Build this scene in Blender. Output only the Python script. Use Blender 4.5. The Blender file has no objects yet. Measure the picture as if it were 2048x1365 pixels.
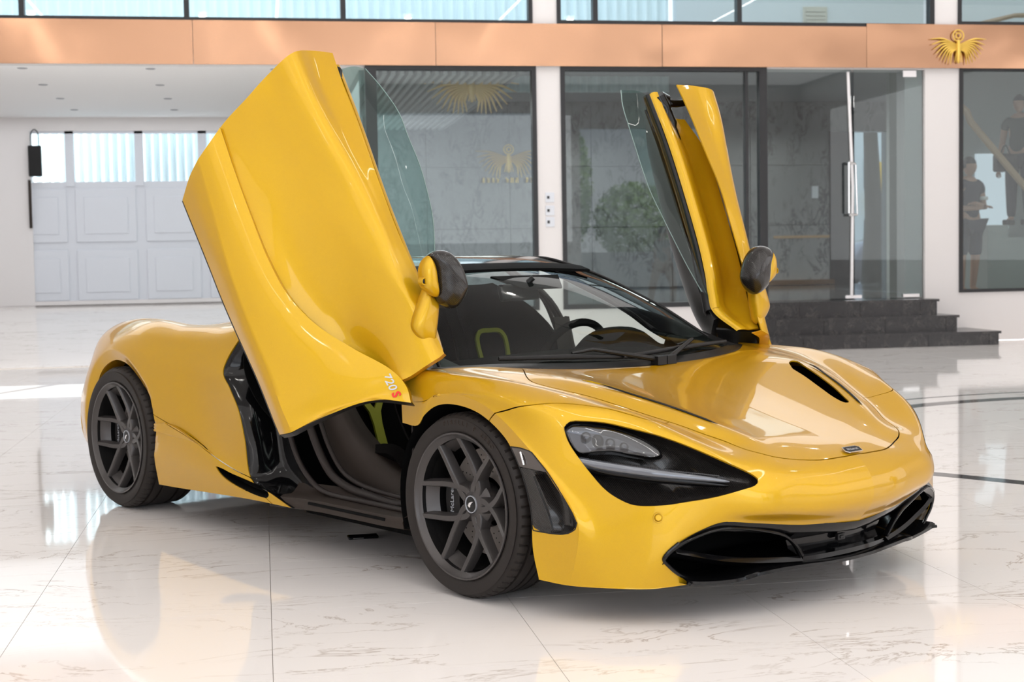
import bpy, bmesh, math, random
import numpy as np
from mathutils import Vector, Matrix
random.seed(7); rng = np.random.default_rng(7)
SC = bpy.context.scene; COL = SC.collection
PI = math.pi

# ---------------------------------------------------------------- camera, sky, lamps, exposure
cam_d = bpy.data.cameras.new('camera'); cam = bpy.data.objects.new('camera', cam_d); COL.objects.link(cam)
cam_d.sensor_width = 36; cam_d.lens = 51.457; cam_d.clip_end = 300
_r = Vector((0.98555765, -0.16849591, -0.01688947)); _f = Vector((0.16726001, 0.98418197, -0.05839475)); _u = _r.cross(_f)
cam.matrix_world = Matrix((( _r.x, _u.x, -_f.x, -1.47149), (_r.y, _u.y, -_f.y, -5.52017), (_r.z, _u.z, -_f.z, 1.19905), (0, 0, 0, 1)))
cam_d.dof.use_dof = True; cam_d.dof.focus_distance = 5.4; cam_d.dof.aperture_fstop = 5.6
SC.camera = cam
SC.view_settings.view_transform = 'Standard'; SC.view_settings.look = 'None'
SC.view_settings.gamma = 1; SC.view_settings.use_curve_mapping = False; SC.view_settings.exposure = -0.08
world = bpy.data.worlds.new('sky'); SC.world = world; world.use_nodes = True
wn = world.node_tree.nodes; wl = world.node_tree.links; wn.clear()
wo = wn.new('ShaderNodeOutputWorld'); wb = wn.new('ShaderNodeBackground'); wl.new(wb.outputs[0], wo.inputs[0])
tc = wn.new('ShaderNodeTexCoord'); sx = wn.new('ShaderNodeSeparateXYZ'); wl.new(tc.outputs['Generated'], sx.inputs[0])
cr = wn.new('ShaderNodeValToRGB'); wl.new(sx.outputs[2], cr.inputs[0]); wl.new(cr.outputs[0], wb.inputs[0])
cr.color_ramp.elements[0].position = 0.0; cr.color_ramp.elements[0].color = (.92, .95, 1.0, 1)
cr.color_ramp.elements[1].position = .6; cr.color_ramp.elements[1].color = (.55, .72, 1.0, 1)
wb.inputs[1].default_value = 2.2
def area_lamp(name, loc, sx_, sy_, power, col=(1, 1, 1), rot=(0, 0, 0)):
    l = bpy.data.lights.new(name, 'AREA'); l.shape = 'RECTANGLE'; l.size = sx_; l.size_y = sy_; l.energy = power; l.color = col
    o = bpy.data.objects.new(name, l); COL.objects.link(o); o.location = loc; o.rotation_euler = rot; return o
HALL_H = 6.6
for i, (x, y, b) in enumerate(((-6.0, -5.0, 12), (-1.0, -5.0, 12), (4.0, -5.0, 12), (9.0, -5.0, 12))): area_lamp('ceiling_strip_lamp', (x, y, HALL_H-.06), .06, b, 40, (1, .965, .92))
area_lamp('ceiling_fill', (3.0, -8.2, HALL_H-.05), 25.6, 15.0, 950, (1, .975, .95))  # unseen overhead fill added to light the near half of the hall
area_lamp('ceiling_fill', (3.0, 10.4, HALL_H-.05), 25.6, 3.2, 470, (1, .975, .955))  # second added overhead fill, for the back of the hall
# lamp for daylight at the street opening; side ones are added fill, no glazing
area_lamp('street_daylight', (.8, -15.9, 3.6), 15, 4.0, 340, (.95, .975, 1), (PI/2, 0, 0))
area_lamp('side_fill', (15.8, -5.0, 3.2), 16, 4.6, 290, (.97, .985, 1), (PI/2, 0, PI/2))  # added fill in front of the solid right wall
area_lamp('side_fill', (-9.8, -5.0, 3.2), 16, 4.6, 20, (.97, .985, 1), (PI/2, 0, -PI/2))  # weak added fill in front of the solid left wall
area_lamp('garage_fill', (-5.0, 15.3, 3.44), 9.4, 5.6, 120, (.93, .96, 1))  # added fill under the whole bay ceiling; the downlights are off
area_lamp('yard_fill', (-6.6, 19.15, 2.9), .8, 2.2, 260, (.90, .97, 1), (PI/2, 0, -PI/2))  # unseen sideways fill added to brighten the ribbed sheeting
for x, e_ in ((1.5, 75), (5.0, 170), (9.0, 170)): area_lamp('showroom_fill', (x, 16.0, 3.40), 1.4, 3.0, e_, (1, .98, .95))  # unseen fill added to brighten the showroom
for x in (-7, -2.5, 2, 6.5, 11): area_lamp('upper_floor_fill', (x, 14.6, 6.9), 3, 2.5, 75, (.93, .98, 1))  # unseen fill added to brighten what lies behind the upper windows
sun_d = bpy.data.lights.new('sun', 'SUN'); sun_d.energy = 13; sun_d.angle = .009; sun = bpy.data.objects.new('sun', sun_d); COL.objects.link(sun); sun.rotation_euler = (math.radians(-36), 0, math.radians(-25))

# ---------------------------------------------------------------- geometry helpers (numpy)
def crom(P, n):
    """centripetal-like Catmull-Rom through the points P (k,3), n steps per span"""
    P = np.asarray(P, float); k = len(P)
    A = np.vstack([2*P[0]-P[1], P, 2*P[-1]-P[-2]])
    out = []
    t = np.linspace(0, 1, n, endpoint=False)[:, None]
    for i in range(k-1):
        p0, p1, p2, p3 = A[i:i+4]
        d1 = np.linalg.norm(p1-p0)**.5+1e-9; d2 = np.linalg.norm(p2-p1)**.5+1e-9; d3 = np.linalg.norm(p3-p2)**.5+1e-9
        m1 = d2*((p1-p0)/d1-(p2-p0)/(d1+d2)+(p2-p1)/d2)
        m2 = d2*((p2-p1)/d2-(p3-p1)/(d2+d3)+(p3-p2)/d3)
        out.append((2*t**3-3*t**2+1)*p1+(t**3-2*t**2+t)*m1+(-2*t**3+3*t**2)*p2+(t**3-t**2)*m2)
    out.append(P[-1][None])
    return np.vstack(out)

def resample(P, n):
    P = np.asarray(P, float); s = np.r_[0, np.cumsum(np.linalg.norm(np.diff(P, axis=0), axis=1))]
    t = np.linspace(0, s[-1], n)
    return np.stack([np.interp(t, s, P[:, i]) for i in range(P.shape[1])], 1)

def grid_patch(G, nu, nv):
    """G rows x cols x 3 control points, interpolated; returns dense (R,C,3)"""
    G = np.asarray(G, float)
    rows = np.stack([crom(r, nv) for r in G])                    # R x C' x 3
    return np.stack([crom(rows[:, j], nu) for j in range(rows.shape[1])], 1)

def relax(D, n, lam=.5):
    D = D.copy()
    for _ in range(n):
        D[1:-1] += lam*.5*(D[:-2]+D[2:]-2*D[1:-1])
        D[:, 1:-1] += lam*.5*(D[:, :-2]+D[:, 2:]-2*D[:, 1:-1])
    return D

def grid_mesh(D):
    R, C = D.shape[:2]
    f = [(i*C+j, i*C+j+1, (i+1)*C+j+1, (i+1)*C+j) for i in range(R-1) for j in range(C-1)]
    return D.reshape(-1, 3).copy(), f

def poly_sdf(Q, poly):
    """signed distance of 2-D points Q to the closed polygon (negative inside)"""
    poly = np.asarray(poly, float); A = poly; B = np.roll(poly, -1, 0)
    d = np.full(len(Q), 1e9); ins = np.zeros(len(Q), bool)
    for a, b in zip(A, B):
        e = b-a; w = Q-a; t = np.clip((w@e)/(e@e+1e-12), 0, 1)
        d = np.minimum(d, np.linalg.norm(w-t[:, None]*e, axis=1))
        c = (a[1] > Q[:, 1]) != (b[1] > Q[:, 1])
        with np.errstate(divide='ignore', invalid='ignore'):
            x = (b[0]-a[0])*(Q[:, 1]-a[1])/(b[1]-a[1])+a[0]
        ins ^= c & (Q[:, 0] < x)
    return np.where(ins, -d, d)

def clip(V, F, d):
    """keep the part of the mesh where d > 0 (d per vertex), new vertices on the zero line"""
    V = np.asarray(V, float); out = []; newv = []; cache = {}; n = len(V)
    def cut(a, b):
        k = (a, b) if a < b else (b, a)
        if k not in cache:
            t = d[a]/(d[a]-d[b]); newv.append(V[a]+(V[b]-V[a])*t); cache[k] = n+len(newv)-1
        return cache[k]
    for f in F:
        s = [d[i] > 0 for i in f]
        if all(s): out.append(tuple(f)); continue
        if not any(s): continue
        g = []
        for k, i in enumerate(f):
            j = f[(k+1) % len(f)]
            if d[i] > 0: g.append(i)
            if (d[i] > 0) != (d[j] > 0): g.append(cut(i, j))
        if len(g) > 2: out.append(tuple(g))
    W = np.vstack([V, np.array(newv)]) if newv else V
    used = sorted({i for f in out for i in f}); m = {o: i for i, o in enumerate(used)}
    return W[used], [tuple(m[i] for i in f) for f in out]

def vnormals(V, F):
    N = np.zeros_like(V)
    for f in F:
        p = V[list(f)]
        c = np.cross(p[1]-p[0], p[2]-p[0])
        if len(f) > 3: c = c+np.cross(p[2]-p[0], p[3]-p[0])
        for i in f: N[i] += c
    return N/(np.linalg.norm(N, axis=1, keepdims=True)+1e-12)

def weld(V, F, tol=1e-5):
    key = {}; m = []; W = []
    for v in V:
        k = tuple(np.round(v/tol).astype(int))
        if k not in key: key[k] = len(W); W.append(v)
        m.append(key[k])
    G = []
    for f in F:
        g = [m[i] for i in f]; g = [a for i, a in enumerate(g) if a != g[i-1]]
        if len(g) > 2: G.append(tuple(g))
    return np.array(W), G

def thicken(V, F, t, inner=True):
    """give an open sheet the thickness |t|: offset along -normal*t, rim on the border"""
    V, F = weld(V, F); N = vnormals(V, F); n = len(V); W = V-N*t
    E = {}
    for f in F:
        for a, b in zip(f, f[1:]+f[:1]): E[(a, b)] = E.get((a, b), 0)+1
    out = list(F)
    if inner: out += [tuple(i+n for i in reversed(f)) for f in F]
    for (a, b) in E:
        if (b, a) not in E: out.append((b, a, a+n, b+n))
    return np.vstack([V, W]), out

def frame_of(P):
    """best-fit plane of a closed 3-D contour: centre and two axes"""
    P = np.asarray(P, float); c = P.mean(0); u, s, vt = np.linalg.svd(P-c); return c, vt[0], vt[1], vt[2]

def flat(P, c, a, b): return np.stack([(P-c)@a, (P-c)@b], 1)

def cut_contour(V, F, contour, keep='outside', gap=0.0, reach=.35):
    """cut a sheet by the prism through a closed 3-D contour lying on it"""
    c, a, b, nn = frame_of(contour)
    d = poly_sdf(flat(V, c, a, b), flat(np.asarray(contour, float), c, a, b))
    far = np.abs((V-c)@nn) > reach
    if keep == 'outside': return clip(V, F, np.where(far, 1.0, d-gap))
    return clip(V, F, np.where(far, -1.0, -d-gap))
# ---------------------------------------------------------------- object helpers
def new_mesh(name, V, F, mat=None, parent=None, smooth=True, sharp=38, loc=None):
    me = bpy.data.meshes.new(name)
    me.from_pydata([tuple(v) for v in V], [], [tuple(int(i) for i in f) for f in F]); me.validate()
    if mat: me.materials.append(mat)
    if smooth:
        me.polygons.foreach_set('use_smooth', [True]*len(me.polygons))
        if sharp: me.set_sharp_from_angle(angle=math.radians(sharp))
    me.update()
    o = bpy.data.objects.new(name, me); COL.objects.link(o)
    if parent is not None: o.parent = parent
    if loc is not None: o.location = loc
    return o
def tag(o, label, cat=None, group=None, kind=None):
    if label: o['label'] = label
    if cat: o['category'] = cat
    if group: o['group'] = group
    if kind: o['kind'] = kind
    return o
def empty(name, loc=(0, 0, 0), rz=0.0):
    o = bpy.data.objects.new(name, None); COL.objects.link(o); o.location = loc; o.rotation_euler = (0, 0, rz); o.empty_display_size = .2
    return o
class MB:
    """collects simple solids into one mesh"""
    def __init__(s): s.V = []; s.F = []
    def add(s, V, F):
        n = len(s.V); s.V += [tuple(v) for v in V]; s.F += [tuple(i+n for i in f) for f in F]; return s
    def box(s, x0, x1, y0, y1, z0, z1):
        V = [(x, y, z) for x in (x0, x1) for y in (y0, y1) for z in (z0, z1)]
        return s.add(V, [(0, 1, 3, 2), (4, 6, 7, 5), (0, 4, 5, 1), (2, 3, 7, 6), (0, 2, 6, 4), (1, 5, 7, 3)])
    def tube(s, P, r, n=10, cap=True, flat=None):
        P = np.asarray(P, float); k = len(P); r = np.broadcast_to(np.asarray(r, float), (k,))
        T = np.gradient(P, axis=0); T /= np.linalg.norm(T, axis=1, keepdims=True)+1e-12
        up = np.array([0, 0, 1.]) if abs(T[0][2]) < .9 else np.array([0, 1., 0]); V = []
        a = np.cross(T[0], up); a /= np.linalg.norm(a)
        for i in range(k):
            a = a-T[i]*(a@T[i]); a /= np.linalg.norm(a)+1e-12; b = np.cross(T[i], a)
            fx, fy = flat or (1, 1)
            for j in range(n):
                t = 2*PI*j/n; V.append(P[i]+r[i]*(a*math.cos(t)*fx+b*math.sin(t)*fy))
        F = [(i*n+j, i*n+(j+1) % n, (i+1)*n+(j+1) % n, (i+1)*n+j) for i in range(k-1) for j in range(n)]
        if cap: F += [tuple(reversed(range(n))), tuple(range((k-1)*n, k*n))]
        return s.add(V, F)
    def lathe(s, prof, n=48, axis='z', c=(0, 0, 0), a0=0, a1=2*PI):
        """profile of (radius, height) pairs turned about an axis"""
        V = []; full = abs(a1-a0-2*PI) < 1e-6; m = n if full else n+1
        for j in range(m):
            t = a0+(a1-a0)*j/n; ca, sa = math.cos(t), math.sin(t)
            for r, h in prof:
                p = {'z': (r*ca, r*sa, h), 'y': (r*ca, h, r*sa), 'x': (h, r*ca, r*sa)}[axis]
                V.append((p[0]+c[0], p[1]+c[1], p[2]+c[2]))
        k = len(prof)
        F = [(j*k+i, ((j+1) % m)*k+i, ((j+1) % m)*k+i+1, j*k+i+1) for j in range(n) for i in range(k-1)]
        return s.add(V, F)
    def build(s, name, mat, parent=None, smooth=False, sharp=38, loc=None):
        return new_mesh(name, s.V, s.F, mat, parent, smooth, sharp, loc)
def bevel(o, w=.004, seg=2):
    m = o.modifiers.new('bevel', 'BEVEL'); m.width = w; m.segments = seg; m.limit_method = 'ANGLE'; return o
def fix_normals(o):
    bm = bmesh.new(); bm.from_mesh(o.data); bmesh.ops.recalc_face_normals(bm, faces=bm.faces); bm.to_mesh(o.data); bm.free(); return o
def text_mesh(name, s, size, mat, parent, M, extrude=.001, shear=0, bold=0, space=1.0):
    cu = bpy.data.curves.new(name, 'FONT'); cu.body = s; cu.size = size; cu.extrude = extrude; cu.shear = shear; cu.offset = bold
    cu.align_x = 'CENTER'; cu.align_y = 'CENTER'; cu.space_character = space; cu.resolution_u = 3
    t = bpy.data.objects.new(name, cu); me = bpy.data.meshes.new_from_object(t); bpy.data.objects.remove(t)
    me.materials.append(mat); o = bpy.data.objects.new(name, me); COL.objects.link(o); o.parent = parent; o.matrix_local = M
    return o
def basis(o, x, y):
    """matrix with origin o, x along x, y nearly along y"""
    x = Vector(x).normalized(); z = x.cross(Vector(y)).normalized(); y = z.cross(x)
    return Matrix(((x.x, y.x, z.x, o[0]), (x.y, y.y, z.y, o[1]), (x.z, y.z, z.z, o[2]), (0, 0, 0, 1)))

# ---------------------------------------------------------------- materials
MATS = {}
def mat(name, col, rough=.5, metal=0.0, coat=0.0, spec=.5, emit=None, es=0.0, trans=0.0, ior=1.45, coat_r=.03):
    m = bpy.data.materials.new(name); m.use_nodes = True; b = m.node_tree.nodes['Principled BSDF']
    b.inputs['Base Color'].default_value = (*col, 1); b.inputs['Roughness'].default_value = rough; b.inputs['Metallic'].default_value = metal
    b.inputs['Coat Weight'].default_value = coat; b.inputs['Coat Roughness'].default_value = coat_r; b.inputs['Specular IOR Level'].default_value = spec
    b.inputs['IOR'].default_value = ior
    if trans: b.inputs['Transmission Weight'].default_value = trans
    if emit: b.inputs['Emission Color'].default_value = (*emit, 1); b.inputs['Emission Strength'].default_value = es
    MATS[name] = m; return m
def nodes(m): return m.node_tree.nodes, m.node_tree.links, m.node_tree.nodes['Principled BSDF']
def thin_glass(name, tint, ior=1.5, rough=0.0, boost=1.0):
    """a pane: see-through with a fresnel reflection"""
    m = bpy.data.materials.new(name); m.use_nodes = True; n, l = m.node_tree.nodes, m.node_tree.links; n.clear()
    o = n.new('ShaderNodeOutputMaterial'); mx = n.new('ShaderNodeMixShader'); t = n.new('ShaderNodeBsdfTransparent'); g = n.new('ShaderNodeBsdfGlossy')
    f = n.new('ShaderNodeFresnel'); f.inputs[0].default_value = ior; mu = n.new('ShaderNodeMath'); mu.operation = 'MULTIPLY'; mu.inputs[1].default_value = boost; mu.use_clamp = True
    t.inputs[0].default_value = (*tint, 1); g.inputs['Roughness'].default_value = rough
    ge = n.new('ShaderNodeNewGeometry'); mi = n.new('ShaderNodeMix'); mi.inputs['A'].default_value = ior; mi.inputs['B'].default_value = 1/ior     # same reflection from both sides of the pane
    l.new(ge.outputs['Backfacing'], mi.inputs['Factor']); l.new(mi.outputs[0], f.inputs[0])
    l.new(f.outputs[0], mu.inputs[0]); l.new(mu.outputs[0], mx.inputs[0]); l.new(t.outputs[0], mx.inputs[1]); l.new(g.outputs[0], mx.inputs[2]); l.new(mx.outputs[0], o.inputs[0])
    MATS[name] = m; return m
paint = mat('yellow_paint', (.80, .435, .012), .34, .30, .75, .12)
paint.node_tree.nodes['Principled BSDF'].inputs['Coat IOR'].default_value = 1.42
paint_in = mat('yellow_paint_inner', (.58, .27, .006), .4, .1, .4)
gloss_black = mat('gloss_black', (.003, .003, .0034), .09, 0, 0, .35)
satin_black = mat('satin_black', (.008, .0075, .0075), .4, spec=.35)
matte_black = mat('matte_black', (.004, .004, .004), .8, spec=.1)
trim_brown = mat('door_seal_rubber', (.022, .016, .014), .5, spec=.3)
alcantara = mat('charcoal_alcantara', (.005, .0045, .0043), .9, spec=.05)
leather = mat('dark_leather', (.030, .021, .016), .55, spec=.3)
lime = mat('yellow_green_leather', (.30, .29, .012), .6)
rubber = mat('tyre_rubber', (.019, .015, .013), .6, spec=.35)
rim_grey = mat('anthracite_wheel', (.060, .054, .052), .36, .4, .15)
disc_m = mat('ceramic_disc', (.27, .24, .22), .45, .4)
chrome = mat('chrome', (.75, .75, .76), .08, 1.0)
silver = mat('silver_letter', (.52, .54, .58), .35, .4)
red_m = mat('red_letter', (.75, .02, .015), .4)
lens_dark = mat('lamp_reflector', (.07, .07, .075), .12, .8, .6)
amber = mat('side_marker_lens', (.05, .038, .032), .15, 0, .6)
led = mat('light_bar', (.13, .14, .16), .15, .5, 1.0)
glass_car = thin_glass('car_glass', (.70, .79, .76), 1.45, 0, .5)
glass_side = thin_glass('side_glass', (.50, .68, .64), 1.5, 0, .8)
glass_win = thin_glass('window_glass', (.80, .85, .85), 1.52, 0, 1.15)
lens_glass = thin_glass('lens_glass', (.75, .78, .82), 1.6, 0, 1.8)
white_wall = mat('white_wall_paint', (.80, .765, .755), .65, spec=.3)
ceil_m = mat('ceiling_paint', (.80, .79, .785), .8, spec=.2)
frame_black = mat('black_frame', (.018, .018, .02), .4)
gold = mat('gold_metal', (.85, .58, .12), .4, .6)
wood = mat('light_wood', (.42, .29, .18), .55)
door_white = mat('door_panel_white', (.72, .74, .79), .5)
lamp_white = mat('downlight_diffuser', (1, 1, 1), .5, emit=(1, .98, .95), es=6)
skin = mat('skin', (.42, .24, .17), .6)
cloth_navy = mat('navy_polo', (.025, .025, .04), .9)
cloth_white = mat('white_trim_cloth', (.7, .68, .66), .9)
cloth_green = mat('dark_green_shirt', (.035, .05, .045), .9)
cloth_dark = mat('dark_shorts', (.03, .03, .045), .9)
cloth_tan = mat('tan_trousers', (.33, .13, .035), .9)
hair_m = mat('black_hair', (.012, .010, .010), .6)
leaf_m = mat('foliage', (.16, .26, .05), .8)
concrete = mat('pale_render', (.62, .60, .58), .85)
pave = mat('street_paving', (.30, .29, .28), .9)
copper = mat('copper_mirror_panel', (.46, .265, .165), .13, 1.0)
n, l, b = nodes(copper)
nz = n.new('ShaderNodeTexNoise'); nz.inputs['Scale'].default_value = .9; nz.inputs['Detail'].default_value = 1.5
tcn = n.new('ShaderNodeTexCoord'); bp = n.new('ShaderNodeBump'); bp.inputs['Strength'].default_value = .35; bp.inputs['Distance'].default_value = .05
l.new(tcn.outputs['Object'], nz.inputs['Vector']); l.new(nz.outputs[0], bp.inputs['Height']); l.new(bp.outputs[0], b.inputs['Normal'])
# paint: fine metallic variation
n, l, b = nodes(paint)
nz = n.new('ShaderNodeTexNoise'); nz.inputs['Scale'].default_value = 900; nz.inputs['Detail'].default_value = 1
tcn = n.new('ShaderNodeTexCoord'); cr = n.new('ShaderNodeValToRGB'); l.new(tcn.outputs['Object'], nz.inputs['Vector']); l.new(nz.outputs[0], cr.inputs[0])
cr.color_ramp.elements[0].position = .3; cr.color_ramp.elements[0].color = (.585, .345, .008, 1); cr.color_ramp.elements[1].position = .7; cr.color_ramp.elements[1].color = (.645, .385, .010, 1)
lw = n.new('ShaderNodeLayerWeight'); lw.inputs[0].default_value = .38; mx = n.new('ShaderNodeMix'); mx.data_type = 'RGBA'; mx.inputs['B'].default_value = (.44, .205, .002, 1)   # flop to darker orange at glancing view, also imitating shaded flanks
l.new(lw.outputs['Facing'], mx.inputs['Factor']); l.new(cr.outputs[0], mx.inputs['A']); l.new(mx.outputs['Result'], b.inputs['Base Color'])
# carbon twill
carbon = mat('carbon_fibre', (.02, .02, .02), .25, .1, .5, .3)
n, l, b = nodes(carbon)
w = n.new('ShaderNodeTexWave'); w.wave_type = 'BANDS'; w.bands_direction = 'DIAGONAL'; w.inputs['Scale'].default_value = 75; w.inputs['Distortion'].default_value = .4
tcn = n.new('ShaderNodeTexCoord'); cr = n.new('ShaderNodeValToRGB'); l.new(tcn.outputs['Object'], w.inputs['Vector']); l.new(w.outputs[0], cr.inputs[0]); l.new(cr.outputs[0], b.inputs['Base Color'])
cr.color_ramp.elements[0].color = (.006, .006, .006, 1); cr.color_ramp.elements[1].color = (.028, .023, .021, 1)
# marble floor
def marble(name, base, vein, scale, rough, vein_w=.022, stretch=(.55, 1.5, 1)):
    m = mat(name, base, rough, 0, 0, .5, ior=1.55); n, l, b = nodes(m)
    g = n.new('ShaderNodeNewGeometry'); mp = n.new('ShaderNodeMapping'); mp.inputs['Scale'].default_value = stretch; l.new(g.outputs['Position'], mp.inputs[0])
    oi = n.new('ShaderNodeObjectInfo'); 
    nz = n.new('ShaderNodeTexNoise'); nz.inputs['Scale'].default_value = scale; nz.inputs['Detail'].default_value = 6; nz.inputs['Roughness'].default_value = .62; nz.inputs['Distortion'].default_value = 1.3
    l.new(mp.outputs[0], nz.inputs['Vector'])
    s = n.new('ShaderNodeMath'); s.operation = 'SUBTRACT'; s.inputs[1].default_value = .5; l.new(nz.outputs[0], s.inputs[0])
    a = n.new('ShaderNodeMath'); a.operation = 'ABSOLUTE'; l.new(s.outputs[0], a.inputs[0])
    r = n.new('ShaderNodeValToRGB'); l.new(a.outputs[0], r.inputs[0]); r.color_ramp.elements[0].color = (1, 1, 1, 1); r.color_ramp.elements[1].position = vein_w; r.color_ramp.elements[1].color = (0, 0, 0, 1)
    nm = n.new('ShaderNodeTexNoise'); nm.inputs['Scale'].default_value = scale*.9; l.new(mp.outputs[0], nm.inputs['Vector'])
    rm = n.new('ShaderNodeValToRGB'); rm.color_ramp.elements[0].position = .42; rm.color_ramp.elements[1].position = .60; l.new(nm.outputs[0], rm.inputs[0])
    mu = n.new('ShaderNodeMath'); mu.operation = 'MULTIPLY'; l.new(r.outputs[0], mu.inputs[0]); l.new(rm.outputs[0], mu.inputs[1])
    mx = n.new('ShaderNodeMix'); mx.data_type = 'RGBA'; mx.inputs['A'].default_value = (*base, 1); mx.inputs['B'].default_value = (*vein, 1)
    l.new(mu.outputs[0], mx.inputs['Factor']); l.new(mx.outputs['Result'], b.inputs['Base Color']); return m
floor_m = marble('white_marble_tile', (.91, .865, .835), (.52, .44, .38), 2.1, .045, .012, (.5, 1.5, 1))
grey_marble = marble('grey_stone_wall', (.25, .25, .255), (.09, .09, .095), 3.2, .3, .07, (1.4, 1.4, .8))
grout = mat('grout', (.70, .63, .57), .7)
granite = marble('black_granite', (.012, .011, .012), (.06, .055, .05), 9, .2, .05, (1, 1, 1))
inlay = mat('black_stone_inlay', (.03, .028, .028), .08)
# ---------------------------------------------------------------- surveyed control points of the body (metres, car frame)
FRONT = [[(.002,0,.76),(.014,0,.76),(.18,0,.72),(.37,0,.672),(.555,0,.625),(.71,0,.585),(.84,0,.553),(.93,0,.527),(1.005,0,.485),(1.05,0,.41),(1.042,0,.34),(.985,0,.275),(.97,0,.16)],
 [(0,-.2,.764),(.012,-.2,.764),(.18,-.2,.725),(.37,-.2,.677),(.555,-.19,.63),(.71,-.18,.59),(.84,-.17,.555),(.925,-.165,.525),(.997,-.165,.483),(1.04,-.17,.41),(1.033,-.17,.342),(.972,-.165,.284),(.955,-.165,.16)],
 [(-.012,-.4,.772),(0,-.4,.772),(.18,-.42,.745),(.37,-.44,.706),(.555,-.385,.652),(.71,-.32,.603),(.84,-.28,.558),(.915,-.27,.52),(.992,-.29,.475),(1.012,-.32,.41),(1.003,-.33,.35),(.938,-.34,.306),(.925,-.34,.16)],
 [(-.052,-.6,.786),(-.04,-.6,.786),(.18,-.625,.772),(.37,-.575,.737),(.555,-.49,.682),(.71,-.41,.624),(.83,-.36,.568),(.908,-.375,.525),(.968,-.42,.475),(.983,-.46,.41),(.968,-.47,.36),(.905,-.48,.323),(.885,-.48,.15)],
 [(-.142,-.73,.797),(-.13,-.73,.797),(.14,-.745,.757),(.35,-.68,.715),(.53,-.59,.658),(.68,-.515,.61),(.79,-.465,.562),(.882,-.505,.53),(.913,-.535,.478),(.906,-.565,.42),(.888,-.58,.375),(.865,-.6,.33),(.84,-.6,.14)],
 [(-.252,-.86,.79),(-.24,-.86,.79),(.07,-.84,.767),(.26,-.79,.748),(.42,-.72,.715),(.56,-.655,.675),(.69,-.622,.634),(.788,-.622,.59),(.806,-.645,.535),(.834,-.66,.457),(.835,-.672,.385),(.825,-.68,.28),(.79,-.68,.13)],
 [(-.37,-.925,.797),(-.3,-.93,.792),(.05,-.93,.786),(.22,-.876,.769),(.356,-.835,.742),(.49,-.78,.707),(.583,-.722,.685),(.672,-.71,.634),(.735,-.715,.56),(.768,-.738,.48),(.778,-.75,.38),(.79,-.745,.24),(.74,-.765,.125)],
 [(-.44,-.945,.72),(-.36,-.955,.72),(.041,-.957,.748),(.196,-.952,.739),(.298,-.94,.724),(.391,-.93,.695),(.437,-.915,.644),(.464,-.91,.58),(.512,-.905,.494),(.567,-.885,.4),(.623,-.87,.3),(.64,-.855,.171),(.654,-.845,.126)],
 [(-.332,-.945,.674),(-.17,-.96,.686),(-.114,-.962,.711),(-.039,-.963,.72),(.031,-.963,.721),(.149,-.962,.698),(.243,-.96,.657),(.33,-.957,.601),(.389,-.953,.555),(.476,-.945,.477),(.57,-.92,.335),(.547,-.91,.206),(.511,-.905,.122)]]
LIP = [[(-.332,-.945,.674),(-.17,-.96,.686),(-.114,-.962,.711),(-.039,-.963,.72),(.031,-.963,.721),(.149,-.962,.698),(.243,-.96,.657),(.33,-.957,.601),(.389,-.953,.555),(.476,-.945,.477),(.57,-.92,.335),(.547,-.91,.206),(.511,-.905,.122)],
 [(-.335,-.94,.594),(-.238,-.945,.593),(-.185,-.95,.637),(-.112,-.952,.673),(-.021,-.953,.684),(.097,-.953,.67),(.172,-.952,.642),(.25,-.95,.593),(.278,-.948,.563),(.332,-.946,.479),(.375,-.945,.359),(.382,-.945,.228),(.404,-.94,.13)]]
REAR = [[(-1.55,-.54,1.03),(-1.86,-.52,.975),(-2.17,-.51,.925),(-2.5,-.5,.875),(-2.8,-.5,.845),(-3.1,-.48,.83),(-3.38,-.45,.8)],
 [(-1.58,-.64,1),(-1.88,-.64,.945),(-2.18,-.66,.895),(-2.5,-.67,.89),(-2.78,-.66,.89),(-3.06,-.63,.868),(-3.33,-.58,.8)],
 [(-1.62,-.74,.955),(-1.92,-.76,.905),(-2.2,-.79,.897),(-2.5,-.8,.921),(-2.76,-.79,.916),(-3.04,-.76,.872),(-3.3,-.69,.78)],
 [(-1.7,-.81,.86),(-1.95,-.84,.845),(-2.2,-.87,.855),(-2.48,-.895,.872),(-2.72,-.89,.862),(-3,-.86,.82),(-3.26,-.78,.71)],
 [(-1.756,-.872,.712),(-1.98,-.885,.75),(-2.2,-.915,.765),(-2.45,-.945,.79),(-2.68,-.95,.795),(-2.98,-.91,.73),(-3.24,-.83,.62)],
 [(-1.681,-.885,.639),(-1.92,-.895,.62),(-2.15,-.925,.64),(-2.4,-.955,.675),(-2.67,-.965,.7),(-3,-.935,.63),(-3.25,-.86,.52)],
 [(-1.586,-.9,.552),(-1.83,-.905,.5),(-2.1,-.935,.52),(-2.36,-.96,.55),(-2.67,-.968,.55),(-3.01,-.945,.5),(-3.25,-.87,.42)],
 [(-1.513,-.915,.429),(-1.7,-.925,.38),(-2,-.945,.4),(-2.3,-.962,.42),(-2.67,-.965,.42),(-3.01,-.945,.4),(-3.24,-.87,.35)],
 [(-1.446,-.93,.274),(-1.611,-.945,.306),(-1.84,-.95,.383),(-2.131,-.955,.45),(-2.67,-.962,.34),(-3,-.94,.33),(-3.22,-.87,.3)],
 [(-1.255,-.94,.224),(-1.492,-.955,.231),(-1.74,-.96,.26),(-2.155,-.96,.31),(-2.67,-.955,.26),(-2.99,-.935,.27),(-3.2,-.86,.26)],
 [(-1.118,-.94,.186),(-1.4,-.95,.187),(-1.763,-.95,.176),(-2.189,-.945,.161),(-2.67,-.945,.16),(-2.97,-.92,.22),(-3.17,-.85,.23)]]
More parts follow.
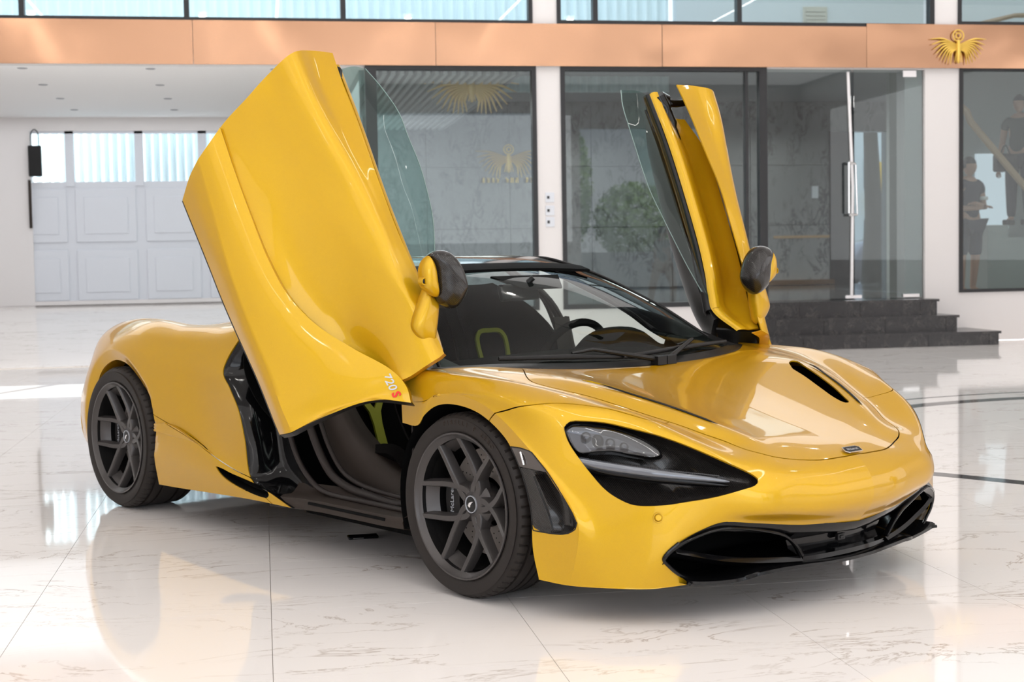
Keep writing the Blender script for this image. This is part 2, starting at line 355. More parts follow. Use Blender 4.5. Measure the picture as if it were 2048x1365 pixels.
HEADLIGHT = [(.477,-.886,.635),(.485,-.869,.654),(.517,-.833,.656),(.569,-.784,.65),(.631,-.745,.635),(.711,-.694,.613),(.787,-.637,.58),(.854,-.572,.54),(.901,-.52,.508),(.933,-.486,.484),(.951,-.476,.466),(.95,-.493,.451),(.933,-.524,.441),(.879,-.602,.418),(.827,-.683,.406),(.785,-.74,.398),(.711,-.797,.396),(.673,-.818,.409),(.624,-.841,.439),(.578,-.861,.489),(.531,-.876,.544),(.494,-.885,.594)]
INTAKE = [(.815,-.645,.144),(.796,-.688,.169),(.79,-.727,.2),(.786,-.747,.225),(.795,-.739,.245),(.815,-.707,.276),(.847,-.638,.311),(.877,-.567,.332),(.908,-.471,.322),(.934,-.352,.305),(.952,-.27,.295),(.975,-.167,.289)]
HOOD = [(-.036,-.616,.787),(.144,-.732,.758),(.23,-.721,.742),(.401,-.647,.703),(.606,-.544,.636),(.711,-.488,.599),(.78,-.442,.571),(.859,-.41,.546),(.902,-.361,.529),(.929,-.291,.513),(.943,-.256,.508),(.967,-.182,.503),(.977,-.059,.503)]
SEAM = [(.179,-.953,.645),(.224,-.959,.672),(.288,-.954,.69),(.365,-.932,.708),(.396,-.903,.711),(.421,-.872,.712),(.474,-.816,.706),(.551,-.75,.691),(.609,-.713,.674),(.662,-.674,.657),(.619,-.546,.631)]
SCOOPFAR = [(.257,-.544,.753),(.245,-.579,.76),(.256,-.593,.76),(.329,-.557,.743),(.442,-.505,.711),(.546,-.456,.677),(.624,-.413,.649),(.668,-.386,.631),(.657,-.375,.629),(.603,-.385,.642),(.503,-.425,.673),(.398,-.469,.707),(.313,-.499,.732)]
BADGE = [(.932,-.032,.525),(.962,0,.513),(.985,0,.5),(.958,-.045,.514)]
SENSOR = [(.773,-.757,.359)]
SENSORFAR = [(.922,0,.53)]
REAR_SCOOP = [(-1.698,-.956,.303),(-1.64,-.953,.296),(-1.584,-.95,.284),(-1.423,-.934,.257),(-1.293,-.939,.232),(-1.278,-.942,.222),(-1.282,-.945,.209),(-1.315,-.948,.206),(-1.459,-.954,.222),(-1.588,-.958,.249),(-1.664,-.958,.278)]
REAR_ARCH = [(-2.485,-.947,.153),(-3.105,-.915,.346),(-2.986,-.95,.444),(-2.933,-.954,.564),(-2.867,-.955,.655),(-2.764,-.959,.707),(-2.666,-.963,.724),(-2.561,-.964,.709),(-2.48,-.962,.668),(-2.405,-.96,.617),(-2.346,-.958,.568),(-2.295,-.958,.503),(-2.269,-.961,.421),(-2.264,-.96,.309),(-2.262,-.955,.248),(-2.189,-.945,.161),(-1.845,-.949,.173)]
REAR_LINE = [(-2.392,-.959,.61),(-2.295,-.958,.503),(-2.19,-.951,.468),(-1.944,-.953,.41),(-1.672,-.946,.327),(-1.549,-.939,.295),(-1.446,-.93,.274)]
LENS = [(.479,-.885,.632),(.489,-.869,.646),(.516,-.839,.65),(.552,-.806,.645),(.606,-.768,.633),(.657,-.74,.615),(.704,-.719,.591),(.737,-.707,.568),(.745,-.709,.555),(.726,-.731,.549),(.672,-.767,.554),(.617,-.803,.564),(.578,-.833,.562),(.533,-.868,.559),(.506,-.879,.584)]
LBAR = [(.526,-.884,.533),(.581,-.847,.524),(.664,-.794,.512),(.748,-.743,.502),(.812,-.673,.49),(.861,-.609,.48),(.903,-.556,.47)]
LSHELF = [(.518,-.88,.558),(.565,-.843,.561),(.604,-.813,.562),(.668,-.774,.548),(.729,-.734,.54),(.749,-.709,.55),(.751,-.694,.565)]
MIR_CAP = [(-.165,-.935,1.204),(-.165,-.919,1.217),(-.165,-.878,1.223),(-.165,-.854,1.216),(-.165,-.82,1.181),(-.165,-.796,1.131),(-.165,-.783,1.078),(-.165,-.794,1.049),(-.165,-.817,1.024),(-.165,-.834,1.011),(-.165,-.854,1.016),(-.165,-.894,1.04),(-.165,-.908,1.087),(-.165,-.916,1.153)]
MIR_ARM = [(-.16,-.941,1.203),(-.16,-.928,1.19),(-.16,-.918,1.163),(-.16,-.91,1.11),(-.16,-.905,1.056),(-.16,-.918,1.057),(-.16,-.942,1.072),(-.16,-.962,1.09),(-.16,-.968,1.125),(-.16,-.967,1.164),(-.16,-.955,1.191)]
MIR_FOOT = [(-.205,-.921,1.096),(-.205,-.897,1.066),(-.205,-.87,1.044),(-.205,-.871,.999),(-.205,-.882,.933),(-.205,-.897,.881),(-.205,-.917,.887),(-.205,-.944,.901),(-.205,-.968,.926),(-.205,-.98,.95),(-.205,-.971,.985),(-.205,-.954,1.025),(-.205,-.937,1.064)]
MIR_CAM = [(-.125,-.982,1.113)]
VENT = [(.28,-.948,.561),(.337,-.951,.562),(.389,-.953,.555),(.406,-.952,.541),(.436,-.95,.516),(.45,-.948,.504),(.476,-.945,.477),(.515,-.936,.428),(.554,-.925,.369),(.569,-.92,.335),(.559,-.919,.314),(.531,-.922,.299),(.5,-.926,.292),(.455,-.933,.29),(.382,-.945,.292),(.376,-.945,.359),(.357,-.945,.421),(.333,-.946,.479),(.316,-.946,.507),(.299,-.947,.533)]
DOOR_UP = [[(-.157,-.88,.853),(-.199,-.891,.937),(-.246,-.897,1.062),(-.306,-.912,1.189),(-.369,-.93,1.318),(-.448,-.947,1.494),(-.538,-.954,1.656),(-.63,-.957,1.83),(-.713,-.954,1.978)],
 [(-.151,-.908,.839),(-.191,-.92,.931),(-.238,-.931,1.049),(-.294,-.949,1.168),(-.353,-.967,1.298),(-.438,-.995,1.476),(-.535,-1.027,1.656),(-.634,-1.055,1.84),(-.699,-1.062,1.977)],
 [(-.155,-.928,.829),(-.202,-.941,.948),(-.24,-.961,1.046),(-.289,-.982,1.145),(-.343,-.999,1.276),(-.434,-1.04,1.459),(-.533,-1.099,1.655),(-.613,-1.141,1.836),(-.672,-1.16,1.957)],
 [(-.184,-.962,.801),(-.246,-.981,.957),(-.311,-1.012,1.083),(-.379,-1.048,1.201),(-.456,-1.086,1.338),(-.54,-1.127,1.486),(-.615,-1.172,1.616),(-.69,-1.214,1.757),(-.743,-1.23,1.874)],
 [(-.212,-.988,.776),(-.304,-1.015,.925),(-.381,-1.051,1.048),(-.453,-1.09,1.166),(-.531,-1.139,1.295),(-.603,-1.179,1.433),(-.674,-1.218,1.573),(-.747,-1.258,1.714),(-.797,-1.283,1.796)],
 [(-.231,-1.01,.763),(-.359,-1.035,.845),(-.446,-1.075,.916),(-.514,-1.136,1.021),(-.582,-1.192,1.141),(-.649,-1.239,1.289),(-.708,-1.274,1.418),(-.788,-1.307,1.587),(-.854,-1.328,1.728)],
 [(-.243,-1.015,.757),(-.366,-1.041,.823),(-.452,-1.09,.866),(-.519,-1.157,.926),(-.59,-1.227,1.011),(-.651,-1.282,1.116),(-.708,-1.316,1.254),(-.783,-1.34,1.439),(-.883,-1.352,1.687)]]
DOOR_LOW = [[(-.183,-1.013,.684),(-.201,-1.018,.74),(-.245,-1.045,.796),(-.368,-1.141,.883),(-.471,-1.219,.966),(-.555,-1.275,1.067),(-.63,-1.307,1.194),(-.708,-1.328,1.354),(-.788,-1.345,1.521),(-.867,-1.357,1.691)],
 [(-.285,-1.122,.698),(-.295,-1.123,.698),(-.33,-1.147,.755),(-.428,-1.215,.851),(-.512,-1.273,.938),(-.585,-1.316,1.041),(-.651,-1.342,1.163),(-.721,-1.36,1.313),(-.798,-1.374,1.482),(-.874,-1.385,1.651)],
 [(-.386,-1.232,.648),(-.393,-1.227,.656),(-.423,-1.245,.714),(-.496,-1.285,.819),(-.561,-1.323,.909),(-.622,-1.353,1.015),(-.68,-1.373,1.132),(-.742,-1.388,1.272),(-.815,-1.399,1.442),(-.889,-1.409,1.612)],
 [(-.481,-1.323,.583),(-.495,-1.328,.613),(-.522,-1.339,.671),(-.571,-1.351,.786),(-.616,-1.368,.88),(-.666,-1.385,.988),(-.716,-1.4,1.1),(-.77,-1.412,1.232),(-.84,-1.419,1.403),(-.911,-1.428,1.574)]]
DOOR_BOT = [[(-.481,-1.323,.583),(-.495,-1.328,.613),(-.522,-1.339,.671),(-.571,-1.351,.786),(-.616,-1.368,.88),(-.666,-1.385,.988),(-.716,-1.4,1.1),(-.77,-1.412,1.232),(-.84,-1.419,1.403),(-.911,-1.428,1.574)],
 [(-.514,-1.328,.575),(-.531,-1.333,.614),(-.559,-1.343,.672),(-.607,-1.356,.775),(-.656,-1.372,.874),(-.706,-1.389,.978),(-.759,-1.402,1.091),(-.815,-1.415,1.207),(-.887,-1.427,1.357),(-.961,-1.436,1.516)],
 [(-.57,-1.318,.566),(-.59,-1.324,.605),(-.62,-1.331,.664),(-.668,-1.343,.758),(-.721,-1.359,.856),(-.779,-1.376,.961),(-.832,-1.391,1.061),(-.891,-1.404,1.174),(-.963,-1.421,1.311),(-1.028,-1.434,1.429)]]
DOOR_R = [[0.52479, -0.64496, 0.55554], [0.19963, 0.72768, 0.65623], [-0.82749, -0.23348, 0.51063]]
DOOR_T = [-0.996, -0.6778, -0.0738]
# ================================================================ THE CAR (car frame: x forward from the front axle, y to its left, z up)
car = empty('sports_car', (0, 0, 0), -math.radians(59))
tag(car, 'yellow mid-engined sports car with both upswinging doors raised on the marble floor', 'car')
def mir(V): W = np.array(V, float).copy(); W[:, 1] *= -1; return W
def flipF(F): return [tuple(reversed(f)) for f in F]
def outward(V, F, c):
    """orient a sheet so that its normals point away from the point c"""
    N = vnormals(V, F); s = np.sum(N*(V-np.asarray(c)))
    return F if s > 0 else flipF(F)
def sheet(name, V, F, m, parent, t=.006, sharp=35, label=None):
    if t: V, F = thicken(V, F, t)
    o = new_mesh(name, V, F, m, parent, True, sharp)
    if label: o['label'] = label
    return o
def pair(name, V, F, m, parents=None, t=.006, sharp=35):
    pa = parents or (car, car)
    a = sheet(name, V, F, m, pa[0], t, sharp); b = sheet(name, mir(V), flipF(F), m, pa[1], t, sharp); return a, b
def pairMB(name, mb, m, parents=None, smooth=True, sharp=38):
    pa = parents or (car, car)
    a = fix_normals(mb.build(name, m, pa[0], smooth, sharp)); b = fix_normals(new_mesh(name, mir(mb.V), flipF(mb.F), m, pa[1], smooth, sharp)); return a, b
def A(x): return np.array(x, float)
MID = (-.9, 0, .45)

# ---------------------------------------------------------------- front body sheet and its cuts
VF, FF = grid_mesh(relax(grid_patch(FRONT, 14, 14), 22)); FF = outward(VF, FF, MID)
VL, FL = grid_mesh(grid_patch(LIP, 5, 14)); FL = outward(VL, FL, MID)
def proj2(V, n, up=(0, 0, 1)):
    n = A(n); n /= np.linalg.norm(n); a = np.cross(up, n); a /= np.linalg.norm(a); b = np.cross(n, a); return np.stack([V@a, V@b], 1)
HL = A(HEADLIGHT); HLn = A((.72, -.62, .30)); HLn /= np.linalg.norm(HLn)
hl_loop = resample(crom(np.vstack([HL, HL[:1]]), 8), 90)[:-1]
def cutn(V, F, loop, n, keep, gap=0., near=None):
    P = proj2(V, n); d = poly_sdf(P, proj2(A(loop), n))
    d = d-gap if keep == 'outside' else -d-gap
    if near is not None:
        far = np.abs((V-A(loop).mean(0))@(A(n)/np.linalg.norm(n))) > near
        d = np.where(far, 1. if keep == 'outside' else -1., d)
    return clip(V, F, d)
V, F = cutn(VF, FF, hl_loop, HLn, 'outside', 0, .5)
# grille mouth: everything below the yellow edge in front view
ink = crom(A(INTAKE), 6)
mouth = np.vstack([ink[:, 1:], [(-.08, .28), (0, .276), (.2, .27), (.2, -.2), (-.60, -.2), (-.645, .118)]])
fr = V[:, 0] > .62
d = np.where(fr & (V[:, 2] < .36), poly_sdf(V[:, 1:], mouth), 1.0); V, F = clip(V, F, d)
# bonnet outline in plan
hd = crom(A(HOOD)[:, :2], 6)
hood2 = np.vstack([[(-.6, -.60)], hd, [(.978, .02), (.978, .3), (-.6, .3)]])
dh = poly_sdf(V[:, :2], hood2); top = V[:, 2] > .49
dh = np.where(top, dh, 1.0)
Vh, Fh = clip(V, F, np.where(top, -dh-.0022, -1.))
V, F = clip(V, F, np.where(top, dh-.0022, 1.))
# seam between wing and bumper
sn = A((.45, -.62, .6)); sm = crom(A(SEAM), 5)
back = A([(.62, -.40, .66), (.3, -.1, .8), (-1.2, -.2, 1.2), (-1.2, -1.4, .9), (-.9, -1.5, .0), (-.1, -1.2, .25), (.03, -1.15, .42), (.165, -.97, .61)])
seam2 = np.vstack([sm, back])
ds = poly_sdf(proj2(V, sn), proj2(seam2, sn))
Vw, Fw = clip(V, F, -ds-.0018); Vb, Fb = clip(V, F, ds-.0018)
dl = poly_sdf(proj2(VL, sn), proj2(seam2, sn))
VLw, FLw = clip(VL, FL, -dl-.0018); VLb, FLb = clip(VL, FL, dl-.0018)
vent = A(VENT); vent_loop = resample(np.vstack([vent, vent[:1]]), 80)[:-1]
VLb, FLb = cutn(VLb, FLb, vent_loop + A((0, 0, 0)), (.25, -1, .1), 'outside', 0)
Vb, Fb = cutn(Vb, Fb, vent_loop, (.25, -1, .1), 'outside', 0, .12)
def join(*parts):
    V = []; F = []; n = 0
    for v, f in parts: V.append(v); F += [tuple(i+n for i in g) for g in f]; n += len(v)
    return np.vstack(V), F
# bonnet: both halves in one panel
Vh2, Fh2 = weld(*join((Vh, Fh), (mir(Vh), flipF(Fh))), tol=2e-4)
# scoop holes in the bonnet
sc = resample(crom(A(SCOOPFAR), 5), 60)
for s in (1, -1):
    L = sc*A((1, s, 1)); Vh2, Fh2 = clip(Vh2, Fh2, np.where(Vh2[:, 2] > .4, poly_sdf(Vh2[:, :2], L[:, :2]), 1))
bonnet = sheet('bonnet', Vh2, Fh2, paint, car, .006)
for s in (1, -1):
    P = crom(A([(.33, -.578, .7485), (.37, -.568, .739), (.46, -.528, .7115), (.555, -.484, .6825), (.64, -.441, .6515), (.715, -.402, .6225)])*A((1, s, 1)), 6)
    MB().tube(P, np.interp(np.linspace(0, 1, len(P)), [0, .2, .9, 1], [.0005, .003, .004, .0005]), 8).build('scoop_edge', satin_black, bonnet, True)
for s in (1, -1):
    Vs, Fs = cutn(VF*A((1, -s, 1)) if s > 0 else VF, FF if s < 0 else flipF(FF), sc*A((1, s, 1)), (0, 0, 1), 'inside', -.01)
    Vs = Vs-A((0, 0, .012)); o = sheet('bonnet_scoop', Vs, Fs, carbon, bonnet, 0); o['label'] = 'dark slot-like scoop'
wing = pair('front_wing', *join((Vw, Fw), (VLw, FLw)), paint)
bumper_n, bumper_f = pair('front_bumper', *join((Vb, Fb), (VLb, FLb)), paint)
# turned-under lower edge of the bumper corners
low = grid_patch([[FRONT[i][12] for i in (5, 6, 7, 8)]+[LIP[1][12]], [A(FRONT[i][12])+A((-.05, .05, -.012)) for i in (5, 6, 7)]+[A(LIP[0][12])+A((-.02, .05, -.012)), A(LIP[1][12])+A((0, .05, -.01))]], 4, 8)
vl, fl = grid_mesh(low); pair('bumper_underside', vl, outward(vl, fl, (.3, -.5, .6)), paint, (bumper_n, bumper_f), .004)
# parking sensors
for par, s in ((bumper_n, 1), (bumper_f, -1)):
    for P, N in ((A(SENSOR[0]), A((.8, -.55, .1))), (A((.962, -.40, .432)), A((.97, -.2, .1)))):
        N = N/np.linalg.norm(N); mb = MB(); mb.lathe([(.0, .004), (.009, .004), (.0105, .002), (.0112, -.001)], 24)
        mb.lathe([(.0125, -.001), (.014, .0022), (.016, .0022), (.017, -.001)], 24)
        o = mb.build('parking_sensor', paint, par, True); q = Vector(N*A((1, s, 1))).to_track_quat('Z', 'Y')
        o.rotation_mode = 'QUATERNION'; o.rotation_quaternion = q; o.location = Vector(P*A((1, s, 1)))
# bonnet badge
badge = MB(); bx = [(-.042, 0), (-.030, .0155), (.042, .0155), (.030, -.0155), (-.042, -.0155)]
Mb = basis((.962, 0, .5185), (0, 1, 0), (-.9, 0, .42))
def prism(poly, h0, h1):
    n = len(poly); V = [(x, y, h0) for x, y in poly]+[(x, y, h1) for x, y in poly]
    return V, [tuple(range(n, 2*n)), tuple(reversed(range(n)))]+[(i, (i+1) % n, n+(i+1) % n, n+i) for i in range(n)]
b1 = MB(); b1.add(*prism([(-.046, -.006), (-.030, -.017), (.040, -.017), (.047, .007), (.032, .017), (-.038, .017)], 0, .003)); o = b1.build('badge_rim', chrome, bonnet); o.matrix_local = Mb
b1 = MB(); b1.add(*prism([(-.042, -.005), (-.029, -.014), (.038, -.014), (.043, .006), (.030, .014), (-.035, .014)], .003, .0036)); b1o = b1.build('badge_plate', gloss_black, bonnet); b1o.matrix_local = Mb
text_mesh('badge_lettering', 'McLaren', .0165, chrome, bonnet, Mb @ Matrix.Translation((-.002, -.001, .0042)), .0006, .1, .0004)

# ---------------------------------------------------------------- headlights
def lampset(s):
    S = A((1, s, 1)); loop = hl_loop*S; n = HLn*S
    par = bumper_n if s > 0 else bumper_f
    # socket: rim wall + carbon dish
    k = len(loop); c = loop.mean(0)
    rings = []
    for sc_, dp in ((1, 0), (.985, .045), (.93, .065), (.80, .08), (.5, .088), (.15, .09)):
        rings.append(c+(loop-c)*sc_-n*dp)
    Vr = np.vstack(rings); Fr = [(i*k+j, i*k+(j+1) % k, (i+1)*k+(j+1) % k, (i+1)*k+j) for i in range(len(rings)-1) for j in range(k)]+[tuple(range((len(rings)-1)*k, len(rings)*k))]
    Fr = Fr if s > 0 else flipF(Fr)
    o = new_mesh('headlight', Vr, Fr, carbon, par, True, 50); o['label'] = 'deep teardrop headlight socket in dark carbon'
    # shelf under the lens and the lens pod
    L = resample(crom(A(list(LENS)+[LENS[0]]), 5), 70)[:-1]*S; lc = L.mean(0); nl = n
    lc = lc-nl*.016; L = L-nl*.016
    pod = [lc+(L-lc)*1.05-nl*.050, lc+(L-lc)*1.03-nl*.010, lc+(L-lc)*1.0-nl*.001, lc+(L-lc)*.975-nl*.006, lc+(L-lc)*.95-nl*.045]
    k = len(L); Vp = np.vstack(pod); Fp = [(i*k+j, i*k+(j+1) % k, (i+1)*k+(j+1) % k, (i+1)*k+j) for i in range(len(pod)-1) for j in range(k)]
    new_mesh('lamp_surround', Vp, Fp if s > 0 else flipF(Fp), gloss_black, o, True, 50)
    bowl = [lc+(L-lc)*.95-nl*.03, lc+(L-lc)*.8-nl*.04, lc+(L-lc)*.4-nl*.045]; Vq = np.vstack(bowl)
    Fq = [(i*k+j, i*k+(j+1) % k, (i+1)*k+(j+1) % k, (i+1)*k+j) for i in range(2) for j in range(k)]+[tuple(range(2*k, 3*k))]
    new_mesh('reflector', Vq, Fq if s > 0 else flipF(Fq), lens_dark, o, True, 50)
    ln = [lc+(L-lc)*.975-nl*.006, lc+(L-lc)*.85-nl*.003, lc+(L-lc)*.6-nl*.001, lc+(L-lc)*.3]; Vn = np.vstack(ln)
    Fn = [(i*k+j, i*k+(j+1) % k, (i+1)*k+(j+1) % k, (i+1)*k+j) for i in range(3) for j in range(k)]+[tuple(range(3*k, 4*k))]
    new_mesh('lens', Vn, Fn if s > 0 else flipF(Fn), lens_glass, o, True, 50)
    ax = (L[np.argmax(L[:, 0])]-L[np.argmin(L[:, 0])]); ax /= np.linalg.norm(ax)
    for t in (-.085, -.045, -.002, .045):
        mb = MB(); P0 = lc+ax*t-nl*.034; r = .019-abs(t+.05)*.05
        mb.lathe([(0, .016), (r*.55, .013), (r*.8, .004), (r*.86, 0), (r, .002), (r, -.006)], 24)
        q = mb.build('projector', lens_dark if t != -.045 else gloss_black, o, True); q.rotation_mode = 'QUATERNION'; q.rotation_quaternion = Vector(nl).to_track_quat('Z', 'Y'); q.location = Vector(P0)
    # light bar
    P = crom(A(LBAR)*S-n*.034, 8); r = np.interp(np.linspace(0, 1, len(P)), [0, .1, .5, .85, .97, 1], [.0185, .0185, .0155, .0095, .006, .002])
    mb = MB().tube(P, r, 16); mb.build('light_bar', led, o, True, 60)
    P2 = P-n*.012-A((0, 0, .012)); MB().tube(P2, r*1.15, 12).build('light_bar_holder', gloss_black, o, True, 60)
    # carbon fin over the bar
    e0 = crom(A(LBAR)[::-1]*S, 8)[::-1]; 
    e0 = e0[len(e0)//6:]; f0 = e0-n*.030+A((0, 0, .016)); f1 = e0-n*.075+A((0, 0, .020)); G = grid_patch([f0[::6], (f0[::6]+f1[::6])/2+A((0, 0, .003)), f1[::6]], 4, 3)
    v, f = grid_mesh(G); sheet('headlight_fin', v, f, carbon, o, .004)
    return o
lampset(1); lampset(-1)

# ---------------------------------------------------------------- side marker and vent in the bumper flank
Vv, Fv = cutn(*join((VF, FF), (VL, FL)), vent_loop, (.25, -1, .1), 'inside', -.0005, .12)
mark = Vv[:, 2]-(.497+(Vv[:, 0]-.32)*-.04)
Vm, Fm = clip(Vv, Fv, mark-.0015); Vp, Fp = clip(Vv, Fv, -mark-.0015)
for s, par in ((1, bumper_n), (-1, bumper_f)):
    S = A((1, s, 1)); ff = (lambda F: F) if s > 0 else flipF
    vp = Vp.copy()
    # hollow front half of the vent: depth grows towards the front edge
    xf = np.interp(vp[:, 2], [.29, .335, .48], [.46, .475, .405]); dd = np.clip((vp[:, 0]-xf)/.012, 0, 1)
    edge = poly_sdf(proj2(Vp, (.25, -1, .1)), proj2(vent_loop, (.25, -1, .1)))
    inn = np.clip(-edge/.008, 0, 1)
    vp += A((-.10, .16, 0))*(dd*inn*.20)[:, None] + A((0, 1, 0))*(.006*inn)[:, None]
    o = sheet('flank_vent', vp*S, ff(Fp), carbon, par, 0, 35); o['label'] = 'dark carbon air vent'
    bl = A([(xx, yy-.006, zz) for xx, yy, zz in ((.405, -.951, .475), (.43, -.949, .43), (.452, -.943, .38), (.468, -.935, .33), (.472, -.932, .305))])
    MB().tube(crom(bl*S, 6), .0035, 8).build('vent_blade', gloss_black, o, True)
    o = sheet('side_marker', Vm*S, ff(Fm), amber, par, 0, 35); o['label'] = 'clear brownish side marker lamp'
    MB().tube(crom(A([(.335, -.952, .548), (.345, -.954, .53), (.352, -.953, .508)])*S, 4), .004, 8).build('marker_reflector', chrome, o, True)
    rim = vent_loop*S; MB().tube(np.vstack([rim, rim[:1]]), .0022, 6, cap=False).build('vent_gasket', satin_black, o if False else par, True)

# ---------------------------------------------------------------- lower front: mouth, struts, splitter
mouthroot = bumper_n
def lower_front():
    # dark duct behind the mouth
    ys = np.linspace(-.80, .80, 33)
    fx = lambda y: .93-.55*abs(y)**2.2
    G = [[(fx(y)-.02, y, .40) for y in ys], [(fx(y)-.20, y, .36) for y in ys], [(fx(y)-.26, y, .25) for y in ys], [(fx(y)-.22, y, .12) for y in ys]]
    v, f = grid_mesh(A(G)); sheet('air_duct', v, f, matte_black, car, .004)
    # splitter blade
    E = [(.834, -.694, .143), (.840, -.62, .131), (.852, -.52, .122), (.868, -.46, .124), (.915, -.425, .143), (.938, -.34, .149), (.955, -.24, .148), (.965, -.12, .143), (.968, 0, .141)]
    E = crom(E, 5); E = np.vstack([E, mir(E[:-1])[::-1]])
    top_ = [E, E+A((0, 0, .011)), E+A((-.012, 0, .016)), E*A((1, .96, 1))+A((-.07, 0, .024)), E*A((1, .90, 1))+A((-.22, 0, .05))]
    bot = [E*A((1, .9, 1))+A((-.3, 0, -.01)), E]
    v, f = grid_mesh(A(bot[:1]+top_)); v2, f2 = grid_mesh(A(bot))
    o = sheet('front_splitter', *join((v, f), (v2, f2)), gloss_black, car, 0, 40); fix_normals(o); o['label'] = 'gloss black splitter blade'
    # black band under the yellow edge
    I = crom(A(INTAKE)[3:], 5); I = np.vstack([I, [(.985, -.08, .280), (.989, 0, .276)]]); I = np.vstack([I, mir(I[:-1])[::-1]])
    band = [I+A((.001, 0, .002)), I+A((-.003, 0, -.012)), I+A((-.020, 0, -.030)), I+A((-.05, 0, -.034))]
    v, f = grid_mesh(A(band)); o2 = sheet('grille_lip', v, f, gloss_black, car, .003)
    # corner frame of the mouth (thin black edge)
    C = crom(A([(.842, -.690, .146)]+list(INTAKE[:6])), 5)
    for S in (A((1, 1, 1)), A((1, -1, 1))): MB().tube(C*S+A((.0, 0, 0)), .006, 8).build('mouth_edge', gloss_black, o, True)
    # centre panel with shelf
    yc = np.linspace(-.262, .262, 17)
    cx = lambda y: .955-.32*y*y
    G = [[(cx(y)-.01, y*1.02, .262+.0*y) for y in yc], [(cx(y)-.05, y, .235) for y in yc], [(cx(y)-.055, y*.93, .20) for y in yc], [(cx(y)-.03, y*.86, .178) for y in yc], [(cx(y)-.005, y*.86, .174) for y in yc], [(cx(y)-.004, y*.88, .166) for y in yc], [(cx(y)-.05, y, .155) for y in yc]]
    v, f = grid_mesh(A(G)); pnl = sheet('centre_grille_panel', v, f, gloss_black, car, .004, 25)
    mb = MB().box(.915, .93, -.035, .005, .205, .228); mb.box(.928, .934, -.026, -.006, .211, .222); bevel(mb.build('radar_sensor', satin_black, pnl), .003)
    # struts and the looped frame of each side mouth
    for s in (1, -1):
        S = A((1, s, 1))
        loop = A([(.80, -.728, .262), (.842, -.66, .292), (.868, -.585, .310), (.893, -.50, .306), (.918, -.40, .286), (.930, -.325, .262), (.932, -.272, .225), (.930, -.238, .185)])
        MB().tube(crom(loop*S, 6), np.interp(np.linspace(0, 1, 43), [0, .3, 1], [.004, .010, .012]), 10, flat=(1, .6)).build('mouth_frame', gloss_black, car, True)
        van = A([(.80, -.715, .252), (.825, -.64, .232), (.845, -.55, .210), (.872, -.45, .193), (.902, -.34, .182), (.928, -.24, .176)])
        vp = crom(van*S, 6); v, f = grid_mesh(A([vp+A((0, 0, .004)), vp+A((.012, 0, -.006)), vp+A((-.02, 0, -.02)), vp+A((-.14, 0, -.03))]))
        sheet('mouth_vane', v, f, gloss_black, car, .004)
    MB().box(.93, .945, -.012, .004, .118, .140).build('tow_bracket', chrome, o)
lower_front()
# closing panels inside the front wheel arches and under the nose
def liner(cx, cz, r, y0, y1, name, a0=-.35, a1=PI+.35):
    mb = MB(); prof = [(r, -y0), (r, -y1), (.05, -y1)]
    mb.lathe([(p, -h) for p, h in prof], 40, 'y', (cx, 0, cz), a0, a1)
    return pairMB(name, mb, matte_black)
liner(0, .33, .372, -.93, -.52, 'front_wheel_liner'); liner(-2.67, .35, .372, -.925, -.5, 'rear_wheel_liner', -.12, PI+.12)

# ---------------------------------------------------------------- cowl, windscreen, roof
cowl = A([(.022, 0, .757), (.016, .25, .760), (-.012, .50, .773), (-.06, .615, .783), (-.13, .735, .79), (-.235, .865, .788)])
yv = cowl
def symrow(r): r = A(r); return np.vstack([mir(r)[::-1][:-1], r]) if abs(r[0][1]) < 1e-6 else np.vstack([mir(r)[::-1], r])
r0 = cowl+A((-.008, 0, -.002)); r1 = A([(-.045, 0, .782), (-.05, .24, .786), (-.08, .48, .796), (-.13, .60, .80), (-.20, .70, .798), (-.31, .80, .79)])
v, f = grid_mesh(grid_patch([symrow(r0-A((-.006, 0, .012))), symrow(r0+A((-.012, 0, .004))), symrow(r1)], 4, 6)); cw = sheet('cowl_panel', v, outward(v, f, MID), satin_black, car, .004)
WS = [A([(-.045, 0, .784), (-.05, .24, .788), (-.08, .48, .798), (-.16, .64, .80), (-.31, .78, .79)]),
      A([(-.22, 0, .885), (-.225, .22, .884), (-.255, .44, .875), (-.31, .60, .862), (-.391, .74, .848)]),
      A([(-.45, 0, 1.003), (-.455, .20, 1.001), (-.475, .38, .992), (-.505, .54, .972), (-.545, .68, .949)]),
      A([(-.67, 0, 1.096), (-.675, .18, 1.094), (-.69, .34, 1.086), (-.72, .49, 1.072), (-.767, .61, 1.06)]),
      A([(-.86, 0, 1.156), (-.865, .16, 1.154), (-.88, .31, 1.148), (-.91, .44, 1.14), (-.95, .55, 1.135)])]
v, f = grid_mesh(grid_patch([symrow(r) for r in WS], 8, 6)); ws = sheet('windscreen', v, outward(v, f, MID), glass_car, car, 0)
RF = [WS[4], A([(-1.0, 0, 1.186), (-1.005, .15, 1.184), (-1.015, .30, 1.180), (-1.03, .42, 1.172), (-1.06, .515, 1.165)]),
      A([(-1.18, 0, 1.203), (-1.18, .14, 1.203), (-1.18, .28, 1.201), (-1.17, .40, 1.196), (-1.15, .48, 1.187)]),
      A([(-1.45, 0, 1.195), (-1.45, .14, 1.195), (-1.45, .27, 1.192), (-1.45, .38, 1.186), (-1.44, .46, 1.172)])]
v, f = grid_mesh(grid_patch([symrow(r) for r in RF], 6, 6)); roof = sheet('roof_panel', v, outward(v, f, MID), gloss_black, car, .02)
